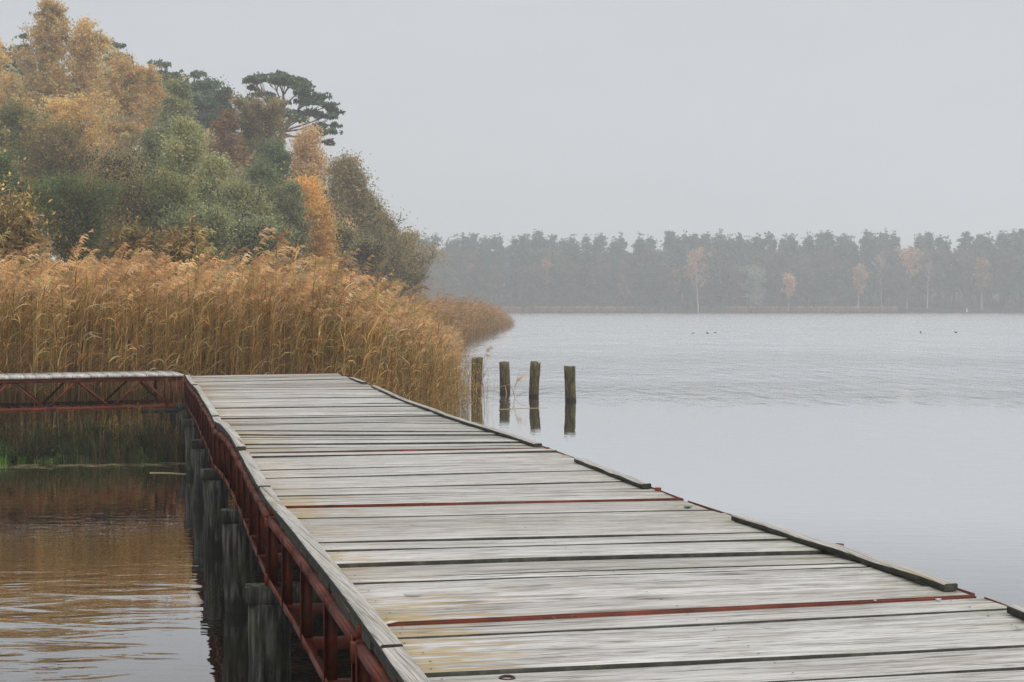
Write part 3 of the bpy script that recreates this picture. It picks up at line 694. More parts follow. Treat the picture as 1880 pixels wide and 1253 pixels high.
# ---------------------------------------------------------------- trees
def leaves(g, C, size, cols, elong=1.5, tint=.18, flat=0.):
    n = len(C); a = rng.normal(size=(n, 3)); a[:, 2] *= (1 - flat); a /= np.linalg.norm(a, axis=1)[:, None]
    b = rng.normal(size=(n, 3)); b -= a * (a * b).sum(1)[:, None]; b /= np.linalg.norm(b, axis=1)[:, None]
    s = size * rng.uniform(.6, 1.3, (n, 1)); V = np.empty((n, 4, 3))
    V[:, 0] = C - a * s * elong / 2; V[:, 1] = C + b * s / 2; V[:, 2] = C + a * s * elong / 2; V[:, 3] = C - b * s / 2
    cc = cols * (1 + tint * rng.normal(size=(n, 1)))
    g.add(V.reshape(-1, 3), np.arange(n * 4).reshape(-1, 4), np.repeat(np.clip(cc, .004, .9), 4, 0))
PROF = {'round': lambda t: np.sqrt(np.clip(1 - (2 * t - 1) ** 2, 0, 1)) ** .8, 'ovate': lambda t: np.sin(np.pi * np.clip(t, 0, 1) ** .75) ** .7 * (1.0 - .25 * t),
        'cone': lambda t: (1 - t) ** .75 * (.35 + .65 * np.clip(t * 5, 0, 1)), 'birch': lambda t: np.clip(1 - t, 0, 1) ** .82 * np.clip(t * 4 + .3, 0, 1), 'plume': lambda t: np.clip(1 - t, 0, 1) ** .62 * np.clip(t * 3 + .45, 0, 1), 'bush': lambda t: np.clip(1 - t ** 2.2, 0, 1) ** .5}
def broadleaf(H, Rad, cb, prof, palette, pw, nleaf, size, bark_='bark', r0=None, nl=26, nt=7, up=.5, droop=0., sig=.35, elong=1.5, twig=1., forks=1, lean=0.):
    """geometry of one tree, base at the origin -> (wood Geo, crown Geo)"""
    gw, gc = Geo(), Geo(); r0 = r0 or H * .016
    ends = []; TW = []; WT = []
    for fk in range(forks):
        fx = rng.normal(size=2) * (0 if forks == 1 else Rad * .35) + np.array([lean * H, 0])
        n = 9; z = np.linspace(0, 1, n); pts = np.stack([fx[0] * z ** 1.3 + .012 * H * np.sin(z * 6 + rng.random() * 6) * z, fx[1] * z ** 1.3 + .012 * H * np.cos(z * 5 + rng.random() * 6) * z, z * H * (1 if fk == 0 else rng.uniform(.75, .95))], 1)
        tube(gw, pts, r0 * (1 - .93 * z) ** .9 * (1 if forks == 1 else .75), 7)
        for i in range(nl // forks):
            t_ = cb + (1 - cb) * ((i + rng.random()) / (nl // forks)) ** .9 * .97; rel = (t_ - cb) / (1 - cb)
            R = Rad * float(PROF[prof](np.array(rel))) * rng.uniform(.35, 1.32); azi = i * 2.4 + rng.normal() * .5
            b = np.array([np.interp(t_ * (1 - .12 * rng.random()), z, pts[:, j]) for j in range(3)])
            e_ = b + np.array([math.cos(azi) * R, math.sin(azi) * R, up * R * rng.uniform(.5, 1.4) - droop * R * .3])
            e_[2] = min(e_[2], H * 1.0)
            m_ = b * .5 + e_ * .5 + np.array([0, 0, .12 * R * (1 if droop else .6)]); lp = []
            for f in np.linspace(0, 1, 5): lp.append((1 - f) ** 2 * b + 2 * f * (1 - f) * m_ + f * f * e_)
            lp = np.array(lp) + rng.normal(size=(5, 3)) * .02 * R * np.array([[0], [1], [1], [1], [1]])
            tube(gw, lp, r0 * .34 * (1 - rel * .6) * np.array([1, .75, .5, .32, .15]) + .006, 4)
            lw_ = rng.uniform(.15, 1.8)
            for j in range(nt):
                WT.append(lw_ * rng.uniform(.4, 1.5)); f = rng.uniform(.25, 1.0); s_ = np.array([np.interp(f, np.linspace(0, 1, 5), lp[:, c]) for c in range(3)])
                d = (e_ - b) / (np.linalg.norm(e_ - b) + 1e-6) * .7 + rng.normal(size=3) * .6 + np.array([0, 0, .25 * up - droop * .9]); d /= np.linalg.norm(d)
                Lt = Rad * rng.uniform(.16, .34) * twig; q_ = s_ + d * Lt + np.array([0, 0, -droop * Lt * .5])
                tube(gw, [s_, (s_ + q_) / 2 + rng.normal(size=3) * .04 * Lt, q_], [.022 * twig, .015 * twig, .008 * twig], 3); TW.append((s_, q_))
        TW.append((pts[-2], pts[-1])); WT.append(1.)
    TW = np.array(TW); lum = rng.normal(size=len(TW)); ci = rng.choice(len(palette), len(TW), p=pw)
    wgt = np.array(WT); wgt /= wgt.sum(); k = rng.choice(len(TW), nleaf, p=wgt); f = rng.uniform(.1, 1.08, (nleaf, 1))
    C = TW[k, 0] * (1 - f) + TW[k, 1] * f + rng.normal(size=(nleaf, 3)) * sig * np.array([1, 1, .8])
    fz = rng.random(nleaf) < .12; C[fz] += rng.normal(size=(fz.sum(), 3)) * sig * 1.1
    if droop: C[:, 2] -= np.abs(rng.normal(size=nleaf)) * droop * sig * 1.5
    pal = np.array(palette); cc = pal[ci[k]] * (1 + .12 * lum[k][:, None]); sw = rng.random(nleaf) < .25; cc[sw] = pal[rng.choice(len(pal), sw.sum(), p=pw)]
    leaves(gc, C, size, cc, elong); return gw, gc
def pine(H, Rad, cb, nleaf, size, pal, npad=16, r0=None, lean=0.):
    gw, gc = Geo(), Geo(); r0 = r0 or H * .014; n = 9; z = np.linspace(0, 1, n)
    pts = np.stack([lean * H * z ** 1.5 + .02 * H * np.sin(z * 4 + rng.random() * 6) * z, .015 * H * np.cos(z * 5) * z, z * H * .95], 1); tube(gw, pts, r0 * (1 - .85 * z), 7)
    pads = []
    for i in range(npad):
        rel = (i + rng.random()) / npad; t_ = cb + (1 - cb) * rel; R = Rad * (math.sin(math.pi * min(1, rel * .62 + .3)) ** .7) * rng.uniform(.45, 1.0); azi = i * 2.4 + rng.normal() * .6
        b = np.array([np.interp(t_ - .05, z, pts[:, j]) for j in range(3)]); e_ = b + np.array([math.cos(azi) * R, math.sin(azi) * R, R * rng.uniform(.05, .5)]); e_[2] = min(e_[2], H * .97)
        m_ = (b + e_) / 2 + np.array([0, 0, -.06 * R]); tube(gw, [b, m_ + rng.normal(size=3) * .05 * R, e_], r0 * np.array([.38, .25, .1]) + .01, 4)
        for j in range(3): q_ = e_ + rng.normal(size=3) * R * np.array([.28, .28, .1]); tube(gw, [m_, (m_ + q_) / 2, q_], [.03, .02, .01], 3); pads.append((q_, Rad * rng.uniform(.16, .30)))
    pads.append((pts[-1], Rad * .25)); add_pads(gc, pads, nleaf, size, pal); return gw, gc
def add_pads(gc, pads, nleaf, size, pal):
    Cn = np.array([p_[0] for p_ in pads]); Rr = np.array([p_[1] for p_ in pads]); w = Rr ** 2 / (Rr ** 2).sum(); k = rng.choice(len(pads), nleaf, p=w)
    # tufts inside each pad, so needles read as clumps
    nt = 26; T = rng.normal(size=(len(pads), nt, 3)) * np.array([.62, .62, .26]); T[..., 2] = np.abs(T[..., 2]) * 1.1 - .1
    tk = rng.integers(0, nt, nleaf); C = Cn[k] + T[k, tk] * Rr[k][:, None] + rng.normal(size=(nleaf, 3)) * Rr[k][:, None] * .12
    lum = rng.normal(size=(len(pads), nt)); pal = np.array(pal); cc = pal[rng.integers(0, len(pal), nleaf)] * (1 + .14 * lum[k, tk][:, None]); leaves(gc, C, size, cc, 2.6)

GOLD = [(.90, .58, .19), (.84, .48, .14), (.88, .66, .29), (.56, .34, .12), (.54, .46, .17)]
GOLDW = [.36, .26, .2, .1, .08]
OLIVE = [(.19, .19, .06), (.13, .145, .055), (.27, .23, .08), (.36, .26, .09)]
GREEN = [(.175, .185, .085), (.125, .145, .07), (.23, .24, .12), (.28, .24, .10)]
DARKG = [(.06, .095, .05), (.085, .12, .06), (.14, .16, .07)]
BROWN = [(.23, .17, .08), (.15, .13, .07), (.28, .19, .08), (.16, .16, .08)]
RUST = [(.42, .20, .055), (.30, .14, .045), (.20, .13, .05), (.50, .31, .09)]
ORNG = [(.84, .48, .12), (.76, .38, .09), (.85, .58, .20)]
PALEO = [(.50, .33, .15), (.42, .27, .12), (.55, .40, .21)]
PINE = [(.070, .115, .055), (.05, .085, .045), (.11, .16, .07)]
def lighter(L, k, cap=.85): L[:] = [tuple(min(cap, c * k) for c in q_) for q_ in L]
for L_, k_ in ((OLIVE, 1.6), (GREEN, 1.75), (DARKG, 1.6), (BROWN, 2.1), (PALEO, 1.45), (PINE, 1.2)): lighter(L_, k_)
def place(name, gwc, base, label, group=None, cat='tree', wood='bark', leafm='leaf'):
    o = empty(name, tuple(base), label, cat, group); gw, gc = gwc
    a = bpy.data.objects.new('trunk', gw.mesh('trunk', M[wood], True)); col.objects.link(a); a.parent = o
    b = bpy.data.objects.new('crown', gc.mesh('crown', M[leafm])); col.objects.link(b); b.parent = o
    return o
def tree_at(px, ytop, half, ybot, Y, label, kind, palette, pw=None, wood='bark', name='tree', group='autumn trees on the left hillside', n=None, size=None, dx=0., **kw):
    """crown given by its photo silhouette, at its own distance"""
    top = at(px, ytop, Y); bx = top[0]; gz = float(height(np.array([bx]), np.array([Y]))[0]); H = top[2] - gz; Rad = half / F_PX * Y
    zb = at(px, ybot, Y)[2]; cb = float(np.clip((zb - gz) / H, .04, .8)); size = size or .00105 * Y
    area = 2 * half * (min(ybot, 520) - ytop) * (.545 ** 2); n = int((n or area * 1.9 + 1500) * ({'shrub': 1, 'birch_tree': 1.55}.get(name, 3.0))); pw = pw or [1 / len(palette)] * len(palette)
    return place(name, broadleaf(H, Rad, cb, kind, palette, pw, n, size, **kw), (bx, Y, gz), label, group, wood=wood)
seed(41)
B = dict(droop=.35, sig=.17, nl=64, nt=12, up=1.7, twig=1.25)
D = dict(nl=60, nt=10, up=1.5, sig=.20, twig=1.35)
T = tree_at
T(-28, 60, 70, 340, 128, 'golden birch cut by the left frame edge', 'birch', GOLD, GOLDW, 'birch', 'birch_tree', 'golden birches', **B)
T(82, -6, 78, 330, 122, 'tallest golden birch, its pale trunk showing, touching the top of the picture', 'birch', GOLD, GOLDW, 'birch', 'birch_tree', 'golden birches', **B)
T(160, 38, 68, 330, 126, 'golden birch just right of the tallest birch', 'plume', GOLD, GOLDW, 'birch', 'birch_tree', 'golden birches', **B)
T(232, 108, 80, 360, 118, 'broad golden-orange birch beside the green alders', 'plume', GOLD, GOLDW, 'birch', 'birch_tree', 'golden birches', **B)
T(130, 190, 105, 420, 104, 'rusty orange birch in front of the tall birches', 'plume', GOLD, [.3, .34, .1, .16, .1], 'birch', 'birch_tree', 'golden birches', **B)
T(30, 200, 80, 430, 92, 'olive-gold tree low at the left frame edge', 'plume', OLIVE + [(.30, .21, .07)], [.3, .2, .25, .15, .1], **D)
T(105, 240, 70, 420, 84, 'tan-brown tree below the rusty birch', 'plume', [(.30, .22, .09), (.38, .26, .10), (.20, .17, .07)], **D)
T(322, 150, 48, 420, 100, 'narrow pointed grey-green alder left of the pine crowns', 'cone', GREEN, **D)
T(285, 250, 62, 470, 88, 'grey-green alder under the broad golden birch', 'plume', GREEN + [(.24, .17, .06)], [.3, .3, .1, .15, .15], **D)
T(415, 205, 38, 400, 108, 'slim russet-orange birch between green crowns', 'plume', RUST, [.4, .2, .15, .25], 'birch', 'birch_tree', 'golden birches', **B)
T(470, 195, 52, 400, 112, 'round brownish olive tree left of the lone pine', 'round', BROWN, **D)
T(560, 222, 46, 400, 118, 'pale orange birch at the foot of the lone pine', 'ovate', PALEO, None, 'birch', 'birch_tree', 'golden birches', nl=40, nt=8, droop=.3, sig=.38, up=.8)
T(500, 268, 55, 480, 96, 'dark green tree below the round brownish tree', 'plume', DARKG + [(.10, .13, .055)], **D)
T(340, 235, 58, 505, 80, 'tall grey-green alder under the narrow pointed alder', 'plume', GREEN, **D)
T(300, 330, 62, 505, 66, 'darker olive alder right behind the brown shrubs', 'plume', OLIVE[:3] + GREEN[:2], **D)
T(392, 290, 52, 505, 74, 'dense grey-green alder below the slim russet birch', 'plume', GREEN, **D)
T(440, 340, 50, 505, 70, 'grey-green alder in the middle of the green slope', 'plume', GREEN, **D)
T(482, 312, 48, 505, 80, 'slightly darker green alder below the lone pine', 'plume', DARKG[1:] + GREEN[:2], **D)
T(528, 345, 44, 505, 78, 'grey-green alder touching the orange maple', 'plume', GREEN, **D)
T(375, 400, 60, 505, 60, 'low wide green alder just above the reeds', 'plume', GREEN[:3], **D)
T(470, 420, 62, 510, 66, 'low green alder above the reeds before the maple', 'plume', GREEN[:3], **D)
T(556, 322, 30, 420, 86, 'upper bright orange maple crown against green alders', 'plume', ORNG, name='maple_tree', group='orange maples', nl=22, nt=7, up=.6, sig=.4)
T(585, 362, 22, 500, 85, 'thin bright orange maple at the edge of the brown thicket', 'ovate', ORNG, name='maple_tree', group='orange maples', nl=24, nt=6, up=.6, sig=.35)
T(632, 292, 62, 520, 104, 'half-bare brown-green tree at the right end of the wood', 'plume', BROWN, n=12000, nl=80, nt=13, up=1.0, sig=.34, twig=1.5)
T(668, 360, 48, 520, 108, 'bare-topped thin tree sloping down to the willow', 'plume', BROWN, n=5000, nl=70, nt=13, up=1.0, sig=.34, twig=1.6)
T(698, 400, 46, 530, 110, 'thin brown tree between the bare-topped tree and the leaning willow', 'plume', BROWN, n=4500, nl=64, nt=12, up=1.0, sig=.34, twig=1.6)
T(712, 432, 60, 545, 112, 'olive brown twiggy willow leaning over the lake', 'bush', [(.34, .28, .12), (.40, .32, .14), (.27, .22, .11)], n=6500, nl=52, nt=13, up=.8, sig=.35, twig=1.5, forks=4, name='willow')
T(742, 448, 34, 545, 113, 'bare outermost willow at the tip of the wooded shore', 'bush', [(.32, .26, .15), (.38, .31, .18)], n=1700, nl=44, nt=13, up=.9, sig=.3, twig=1.5, forks=3, name='willow', lean=.06)
T(130, 352, 82, 505, 56, 'low fresh green bush at the left above the reeds', 'plume', [(.13, .20, .07), (.10, .155, .06), (.20, .23, .08), (.33, .24, .09)], **D)
T(215, 300, 75, 500, 66, 'dark brown twiggy bush beneath the golden birches', 'plume', BROWN + [(.07, .085, .04)], n=20000, nl=40, nt=10, up=.5, sig=.45)
T(-10, 300, 60, 500, 60, 'dark green tree at the far left above the reeds', 'ovate', DARKG + [(.14, .15, .04)], **D)
T(600, 420, 50, 530, 92, 'low dark brown thicket under the orange maples', 'bush', BROWN + [(.06, .08, .04)], n=12000, **D)
T(660, 455, 45, 545, 98, 'low olive thicket left of the willows', 'bush', BROWN + [(.07, .09, .04)], n=10000, **D)
# big-leaved shrubs right behind the reeds
for px, yt, hf, Y, lab in ((38, 335, 45, 40, 'yellow-brown large-leaved shrub at the left frame edge'), (245, 392, 52, 42, 'brown large-leaved shrub with bare twigs above the reeds'), (335, 405, 40, 43, 'orange-brown large-leaved shrub left of the grey-green willow')):
    T(px, yt, hf, 500, Y, lab, 'bush', [(.42, .27, .10), (.30, .18, .07), (.22, .17, .07), (.55, .38, .14), (.17, .18, .07), (.60, .47, .16)], [.25, .25, .2, .1, .12, .08], name='shrub', group='large-leaved shrubs behind the reeds', size=.055, n=5200, nl=34, nt=9, up=1.0, droop=.6, sig=.2, elong=3.6, forks=4, r0=.045)
# back row that closes the hillside
seed(43)
for i, (px, yt, Y) in enumerate(((-90, 40, 135), (-150, 20, 140), (-210, 60, 130), (-70, 250, 80), (-140, 200, 90), (-190, 300, 62), (-90, 380, 48), (-280, 150, 110), (20, 130, 138), (380, 250, 125), (200, 210, 138), (430, 320, 104))):
    T(px, yt, 70, 470, Y, ['golden tree beyond the left edge of the picture', 'green tree filling the wood behind the others', 'brown tree filling the wood behind the others'][0 if px < 0 and i % 2 == 0 else 1 + (px > 190)], 'ovate', GOLD[:4] if px < 0 and i % 2 == 0 else (GREEN if px < 190 else BROWN), group='trees filling the wood', n=5000, size=.0019 * Y, nl=26, nt=6, sig=.7)
# pines on the ridge
seed(44)
for px, yt, hf, yb, Y, n, lab in ((225, 62, 36, 130, 145, 6500, 'dark pine showing behind the golden birches'), (292, 98, 58, 210, 150, 11000, 'left one of two broad dark pines on the ridge'),
                        (362, 116, 52, 220, 152, 10000, 'right one of two broad dark pines on the ridge'), (45, 46, 30, 120, 150, 4500, 'pine tip behind the tallest birch'), (395, 165, 42, 250, 146, 7000, 'lower dark pine right of the two broad pines'), (-5, 70, 34, 150, 150, 4000, 'pine tip at the left frame edge')):
    top = at(px, yt, Y); gz = float(height(np.array([top[0]]), np.array([Y]))[0]); H = top[2] - gz; cb = (at(px, yb, Y)[2] - gz) / H
    place('pine_tree', pine(H, hf / F_PX * Y, cb, int(n * 1.7), .18, PINE, 24), (top[0], Y, gz), lab, 'pines on the ridge', 'pine', 'pinebark', 'needle')
# small spruce tip
T(411, 148, 17, 240, 140, 'small pointed spruce tip between the pines', 'cone', PINE, name='spruce_tree', wood='pinebark', n=3500, nl=40, nt=4, up=-.1, sig=.25, group='pines on the ridge')
# the lone umbrella pine
Y = 138.; bx = at(518, 300, Y)[0]; gz = float(height(np.array([bx]), np.array([Y]))[0]); base = np.array([bx, Y, gz]); gw, gc = Geo(), Geo()
q = lambda x, y, dy=0.: at(x, y, Y + dy) - base
trk = [np.zeros(3), q(518, 420) * [1, 1, .6], q(517, 300), q(516, 252), q(517, 225), q(521, 195), q(520, 172), q(512, 152)]
tube(gw, trk, [.30, .27, .24, .22, .20, .15, .10, .05], 8)
pads = []
for (fx, fy), (x, y), dy, r in (((517, 225), (475, 150), 1, 1.25), ((521, 195), (500, 145), -1, 1.3), ((520, 172), (535, 152), 1, 1.3), ((521, 195), (552, 162), -1.5, 1.3), ((517, 232), (565, 178), .5, 1.35), ((517, 232), (585, 196), -1, 1.4),
                                ((517, 242), (560, 205), 1.5, 1.3), ((517, 242), (602, 222), 0, 1.25), ((517, 250), (598, 246), -1, 1.15), ((520, 205), (480, 172), 1.5, .9), ((517, 228), (465, 186), 0, .55), ((519, 215), (500, 185), -2, .75), ((517, 235), (512, 222), 2, .7), ((517, 240), (540, 216), -2, .95), ((517, 222), (462, 152), 0, .7), ((519, 210), (520, 150), 0, 1.1), ((517, 245), (612, 205), 1, .8), ((517, 245), (606, 262), 1, .7)):
    a, b = q(fx, fy), q(x, y, dy * 1.1); m_ = a * .5 + b * .5 + np.array([0, 0, -.35]); lp = [(1 - f) ** 2 * a + 2 * f * (1 - f) * m_ + f * f * b for f in np.linspace(0, 1, 6)]
    tube(gw, np.array(lp) + rng.normal(size=(6, 3)) * .07, np.linspace(.11, .03, 6), 5)
    for _ in range(5):
        e_ = b + rng.normal(size=3) * r * np.array([.55, .7, .25]); tube(gw, [lp[3], (lp[4] + e_) / 2, e_], [.04, .03, .015], 4); pads.append((e_, r * .50 * rng.uniform(.55, 1.1)))
add_pads(gc, pads, 12500, .16, PINE)
place('pine_tree', (gw, gc), base, 'lone umbrella-shaped pine with bare orange trunk against the sky', 'pines on the ridge', 'pine', 'pinebark', 'needle')

# ---------------------------------------------------------------- far shore
seed(51)
FARC = {'fp': [(.055, .095, .072), (.072, .115, .082), (.10, .135, .088)], 'fd': [(.10, .12, .07), (.13, .135, .08), (.08, .10, .065)], 'fb': [(.17, .13, .085), (.13, .12, .08)], 'fo': [(.42, .25, .15), (.36, .21, .12)], 'fw': [(.13, .15, .10), (.11, .13, .09)]}
def proto_pine(H): return broadleaf(H, rng.uniform(2.2, 2.7), rng.uniform(.15, .3), 'plume', FARC['fp'], [.4, .3, .3], 2600, .42, nl=30, nt=5, up=.35, sig=.32)
PROT = {'pine_tree': [proto_pine(22) for _ in range(6)],
        'spruce_tree': [broadleaf(21, 2.6, .15, 'cone', FARC['fp'], [.4, .3, .3], 2200, .55, nl=34, nt=4, up=-.1, sig=.4) for _ in range(2)],
        'deciduous_tree': [broadleaf(17, rng.uniform(3.2, 4.2), .18, 'ovate', FARC['fd'], [.4, .3, .3], 2400, .6, nl=20, nt=4, sig=.7) for _ in range(2)] + [broadleaf(18, 3.4, .25, 'ovate', FARC['fb'], [.5, .5], 1900, .55, nl=26, nt=5, up=.8, sig=.6)],
        'birch_tree': [broadleaf(14, 2.0, .35, 'ovate', FARC['fo'], [.5, .5], 1200, .42, nl=20, nt=5, up=.9, sig=.4, r0=.13) for _ in range(2)],
        'bush': [broadleaf(6, 3.4, .05, 'bush', FARC['fd'], [.4, .3, .3], 1500, .5, nl=16, nt=5, sig=.5, forks=3)]}
MESH = {}
for nm, L in PROT.items():
    wd, lf = ('pinebark', 'needle') if nm in ('pine_tree', 'spruce_tree') else (('birch', 'leaf') if nm == 'birch_tree' else ('bark', 'leaf'))
    MESH[nm] = [(a.mesh('trunk', M[wd], True), b.mesh('crown', M[lf])) for a, b in L]
def put(nm, X, Y, s, label, group, sw=1., vi=None, meshes=None):
    z = float(height(np.array([X]), np.array([Y]))[0]); o = empty(nm, (X, Y, z - .1), label, 'bush' if nm == 'bush' else 'tree', group)
    o.scale = (s * sw, s * sw, s); o.rotation_euler = (0, 0, random.uniform(0, 6.28)); ms = meshes or MESH[nm][random.randrange(len(MESH[nm])) if vi is None else vi]
    for n2, me in zip(('trunk', 'crown'), ms):
        c = bpy.data.objects.new(n2, me); col.objects.link(c); c.parent = o
    return o
random.seed(5)
yline = lambda X: FAR_Y + 5 * math.sin(X * .021 + .6) + 2.5 * math.sin(X * .07) - min(8, max(0, (X - 120) * .07))
G1 = 'trees of the wood across the lake'
lab = {'pine_tree': 'dark pine in the hazy wood across the lake', 'spruce_tree': 'dark spruce in the hazy wood across the lake', 'deciduous_tree': 'grey-green broadleaf tree in the hazy wood across the lake', 'bush': 'low grey-green bush on the far shore'}
X = -44.
while X < 172:
    for rowk, (dy, s0, p_) in enumerate(((7, .68, .15), (14, .86, .4), (21, .95, .7), (29, 1.0, .85), (36, 1.0, .9))):
        if (rowk == 0 and X > 128) or (rowk == 4 and random.random() < .35): continue
        x = X + random.uniform(-1.8, 1.8); r = random.random(); nm = 'pine_tree' if r < p_ * .7 else ('spruce_tree' if r < p_ else 'deciduous_tree')
        s = s0 * random.uniform(.95, 1.03) * (1.12 if nm == 'deciduous_tree' and rowk < 2 else 1.0)
        put(nm, x, yline(x) + dy + random.uniform(-3.5, 3.5), s * (1 + .018 * math.sin(x * .13) + .012 * math.sin(x * .41)), lab[nm], G1, sw=1.0 if rowk < 2 else 1.3)
    if random.random() < .62 and X < 118: put('bush', X + random.uniform(-2, 2), yline(X) + 4.5, random.uniform(.5, 1.0), lab['bush'], 'bushes on the far shore')
    X += random.uniform(2.2, 4.3)
SPEC = [(1282, 458, 555, 1, 'pale orange birch, leftmost of the bright trees across the lake', 1.5, 'birch_tree'), (1327, 500, 560, 9, 'thin leaning white birch trunk across the lake', .5, 'birch_tree'),
        (1448, 503, 562, 3, 'small orange birch right of the round pale willow across the lake', 1.15, 'birch_tree'), (1575, 486, 563, 3, 'orange birch on a leaning white trunk across the lake', 1.3, 'birch_tree'),
        (1665, 455, 556, 8, 'tallest pale orange birch across the lake', 1.5, 'birch_tree'), (1618, 460, 540, 9, 'bare pinkish birch left of the tallest pale birch across the lake', .9, 'birch_tree'), (1702, 478, 552, 8, 'bare white-limbed birch right of the tallest pale birch across the lake', .8, 'birch_tree')]
seed(52)
for px, yt, yb, dy, lb, sw, nm in SPEC:
    Yd = yline((px - 940) / F_PX * 418) + dy - 1.; x = (px - 940) / F_PX * Yd; top = at(px, yt, Yd)[2]; gz = float(height(np.array([x]), np.array([Yd]))[0]); H = top - gz
    bare = 'bare' in lb or 'thin' in lb; pc = [(.62, .38, .22), (.54, .31, .17)] if not bare else [(.40, .27, .21)]
    gw, gc = broadleaf(H, H * .17 * sw, .36, 'ovate', pc, [1 / len(pc)] * len(pc), 1500 if not bare else 250, .36, nl=22, nt=6, up=1.0, sig=.45, r0=.2, lean=random.uniform(-.08, .05))
    place(nm, (gw, gc), (x, Yd, gz), lb, 'bright trees across the lake', wood='birch')
Yd = 414; x = (1385 - 940) / F_PX * Yd; H = at(1385, 490, Yd)[2] - .6
place('willow', broadleaf(H, 23 / F_PX * Yd, .1, 'round', [(.36, .40, .30), (.31, .35, .25)], [.5, .5], 3200, .42, nl=26, nt=6, sig=.5), (x, Yd, .6), 'round pale grey-green willow across the lake', 'bright trees across the lake')
for px in (868, 1003, 1150, 1240, 1490, 1525, 1790):      # muted autumn crowns in the wood
    x = (px - 940) / F_PX * 420; put('birch_tree', x, yline(x) + random.uniform(5, 13), random.uniform(.75, 1.15), 'muted rusty birch among the dark trees across the lake', 'rusty birches across the lake', sw=1.35)
# thin bare trunks of the open stand on the right
random.seed(9)
g_ = [broadleaf(19, 2.6, .55, 'ovate', [(.12, .09, .065), (.09, .08, .055)], [.5, .5], 700, .45, nl=20, nt=6, up=1.0, sig=.5, r0=.16) for _ in range(2)]
MM = [(a.mesh('trunk', M['pinebark'], True), b.mesh('crown', M['leaf'])) for a, b in g_]
X = 128.
while X < 178:
    put('bare_tree', X, yline(X) + random.uniform(12, 22), random.uniform(.75, 1.0), 'slender leafless tree on the open rise across the lake', 'slender trees at the right of the far shore', meshes=MM[random.randrange(2)]); X += random.uniform(1.8, 3.6)
# reed strip, grass rise
g = Geo(); seed(53); pts = []
for a, b, d in ((-6, 38, 4.5), (62, 112, 6), (38, 62, 1.2), (-30, -6, 3)):
    n = int((b - a) * d * 3); x = rng.uniform(a, b, n); y = np.array([yline(v) for v in x]) + rng.uniform(-3.5, 1., n); pts.append(np.stack([x, y], 1))
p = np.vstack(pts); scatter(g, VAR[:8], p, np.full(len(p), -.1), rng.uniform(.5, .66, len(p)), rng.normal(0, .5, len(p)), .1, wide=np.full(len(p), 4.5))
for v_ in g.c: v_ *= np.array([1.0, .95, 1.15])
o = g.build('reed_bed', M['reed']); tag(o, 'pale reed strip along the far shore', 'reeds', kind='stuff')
g = Geo(); gv2 = [tuft_variant(.5, 8, (.085, .10, .045), .10, .8) for _ in range(3)]
x = rng.uniform(96, 182, 5200); y = np.array([yline(v) for v in x]) + rng.uniform(.5, 13, 5200); scatter(g, gv2, np.stack([x, y], 1), height(x, y), rng.uniform(.5, 1.1, 5200), rng.uniform(0, 6, 5200), .2)
o = g.build('grass', M['leaf']); tag(o, 'grassy rise at the right end of the far shore', 'grass', kind='stuff')
Yd = 412; x = (1775 - 940) / F_PX * Yd; zb = float(height(np.array([x]), np.array([Yd]))[0]); g = Geo(); tube(g, [(x, Yd, zb - .1), (x, Yd, zb + .9), (x, Yd, zb + 1.15)], [.16, .15, .06], 8, cap=True); M['white'] = plain('white_paint', (.7, .7, .7))
o = g.build('marker_post', M['white']); tag(o, 'tiny white post on the grassy far shore', 'post')

# ---------------------------------------------------------------- water birds
seed(61); M['bird'] = plain('dark_plumage', (.025, .024, .024), .7); M['beak'] = plain('pale_beak', (.6, .58, .5), .5)
def bird(px, py, yaw, label, s=1.0):
    b = P(px, py, 0); o = empty('water_bird', (b[0], b[1], 0), label, 'bird', 'coots on the lake'); g = Geo()
    sp_ = [(-.21, .07, .006), (-.18, .075, .03), (-.12, .06, .065), (-.04, .05, .085), (.05, .05, .08), (.10, .075, .06), (.125, .12, .038), (.135, .165, .032), (.155, .195, .038), (.18, .19, .03), (.20, .182, .008)]
    tube(g, [(x, 0, z) for x, z, r in sp_], [r * 1.0 for x, z, r in sp_], 10, cap=True); me = g.build('body', M['bird'], None, True); me.parent = o
    g = Geo(); tube(g, [(.195, 0, .184), (.215, 0, .180), (.235, 0, .174)], [.012, .009, .002], 6, cap=True); me = g.build('beak', M['beak'], None, True); me.parent = o
    o.rotation_euler = (0, 0, yaw); o.scale = (s * .7, s * .7, s * .7)
bird(1272, 613, .4, 'leftmost of three small dark birds floating on the lake', .8); bird(1299, 613, 2.2, 'middle of three small dark birds floating on the lake', 1.1); bird(1313, 612, 3.0, 'rightmost of three small dark birds floating on the lake', .8)
bird(1690, 612, 1.2, 'left bird of the pair floating far right', 1.2); bird(1755, 611.5, 3.4, 'right bird of the pair floating far right', 1.1)

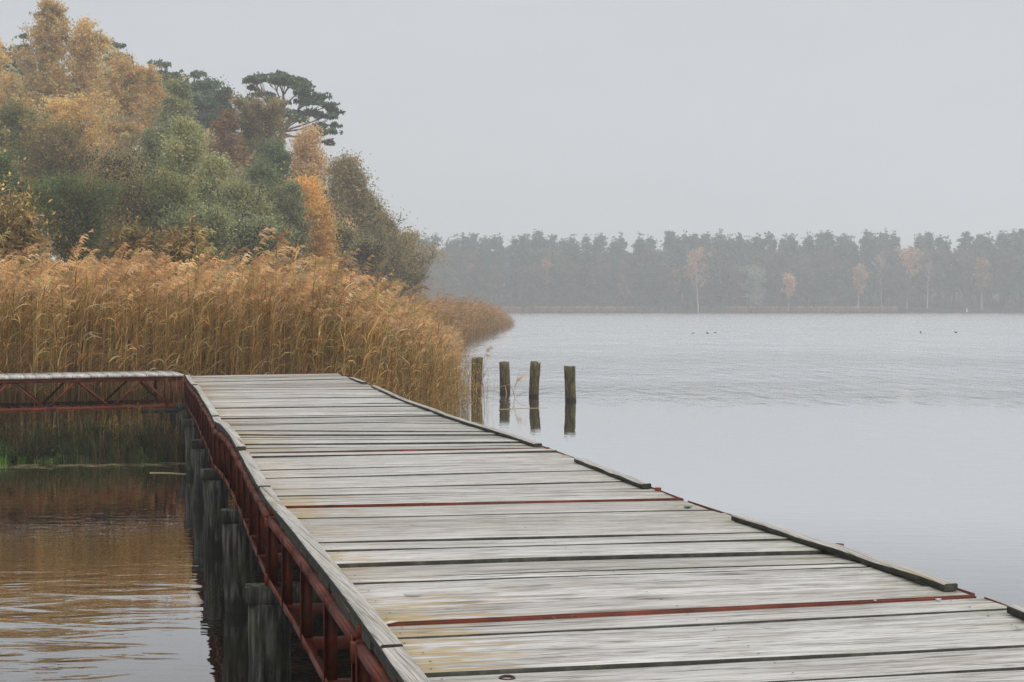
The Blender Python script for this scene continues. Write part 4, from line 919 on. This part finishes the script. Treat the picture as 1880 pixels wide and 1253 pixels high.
# ---------------------------------------------------------------- small things on the deck
def flake(px, py, pts2, c, label, name, cat, th=.003, lift=.006, curl=.006):
    b = P(px, py, ZD); g = Geo(); n = len(pts2); V = [(b[0] + x, b[1] + y, ZD + lift + curl * ((x * 30) ** 2 % 1)) for x, y in pts2]; V2 = [(x, y, z + th) for x, y, z in V]
    c_ = (b[0], b[1], ZD + lift); VV = V + V2 + [c_, (c_[0], c_[1], c_[2] + th)]; q_ = []
    for i in range(n): j = (i + 1) % n; q_.append((i, j, n + j, n + i))
    for i in range(0, n, 2): q_.append((2 * n, (i + 2) % n, i + 1, i)); q_.append((2 * n + 1, n + i, n + i + 1, n + (i + 2) % n))
    g.add(VV, q_, c); o = g.build(name, M['leaf']); tag(o, label, cat); return o
leafshape = lambda s: [(s * math.cos(a) * r, s * math.sin(a) * r) for a, r in zip(np.linspace(0, 6.28, 11)[:-1], (1, .6, .95, .55, .8, .5, .85, .55, .9, .6))]
flake(542, 788, leafshape(.05), (.42, .16, .04), 'small rust-orange fallen leaf alone on the far deck', 'fallen_leaf', 'leaf')
flake(1262, 934, leafshape(.03), (.03, .10, .08), 'small dark green scrap beside the second red joint strip', 'leaf_scrap', 'scrap')
flake(1722, 1104, leafshape(.014), (.75, .75, .72), 'tiny white chip near the right end of the nearest red strip', 'paint_chip', 'chip')
flake(1872, 1156, leafshape(.022), (.8, .8, .78), 'white chip at the right frame edge of the deck', 'paint_chip', 'chip')
flake(1606, 1106, leafshape(.008), (.8, .8, .78), 'speck of white near the nearest red strip', 'paint_chip', 'chip')
flake(758, 1096, [(-.035, -.006), (0, -.009), (.035, -.004), (.035, .004), (0, .007), (-.035, .004)], (.7, .7, .68), 'short white flake on a board above the nearest red strip', 'paint_chip', 'chip')
g = Geo(); a, b = P(700, 1147, ZD + .01), P(731, 1141, ZD + .012); tube(g, [a, (a + b) / 2 + (0, 0, .002), b], [.003, .005, .002], 5, (.75, .73, .68), cap=True); o = g.build('wood_splinter', M['leaf']); tag(o, 'pale splinter lying across the left end of the nearest red strip', 'splinter')
# rusty ring at the bottom of the picture
b = P(931, 1253, ZD); g = Geo(); th = np.linspace(0, 2 * math.pi, 19); tube(g, [(b[0] + .021 * math.cos(a), b[1] + .018 * math.sin(a), ZD + .012 + .002 * math.sin(a)) for a in th], .0055, 8)
M['rust'] = plain('dark_rust', (.035, .014, .010), .6); o = g.build('iron_ring', M['rust'], None, True); tag(o, 'small dark rusty ring lying on the nearest boards', 'ring')

# ---------------------------------------------------------------- haze
m, t, o_ = mat('mist'); pv = N(t, 'ShaderNodeVolumePrincipled'); pv.inputs['Density'].default_value = .00135; pv.inputs['Color'].default_value = (.93, .95, .97, 1); pv.inputs['Anisotropy'].default_value = .25
t.links.new(pv.outputs[0], o_.inputs['Volume'])
g = Geo(); hexa(g, [(-425, -65, -3), (525, -65, -3), (525, 765, -3), (-425, 765, -3)], [(-425, -65, 48), (525, -65, 48), (525, 765, 48), (-425, 765, 48)])
o = g.build('haze', m); tag(o, 'pale mist lying over the lake', None, kind='stuff')
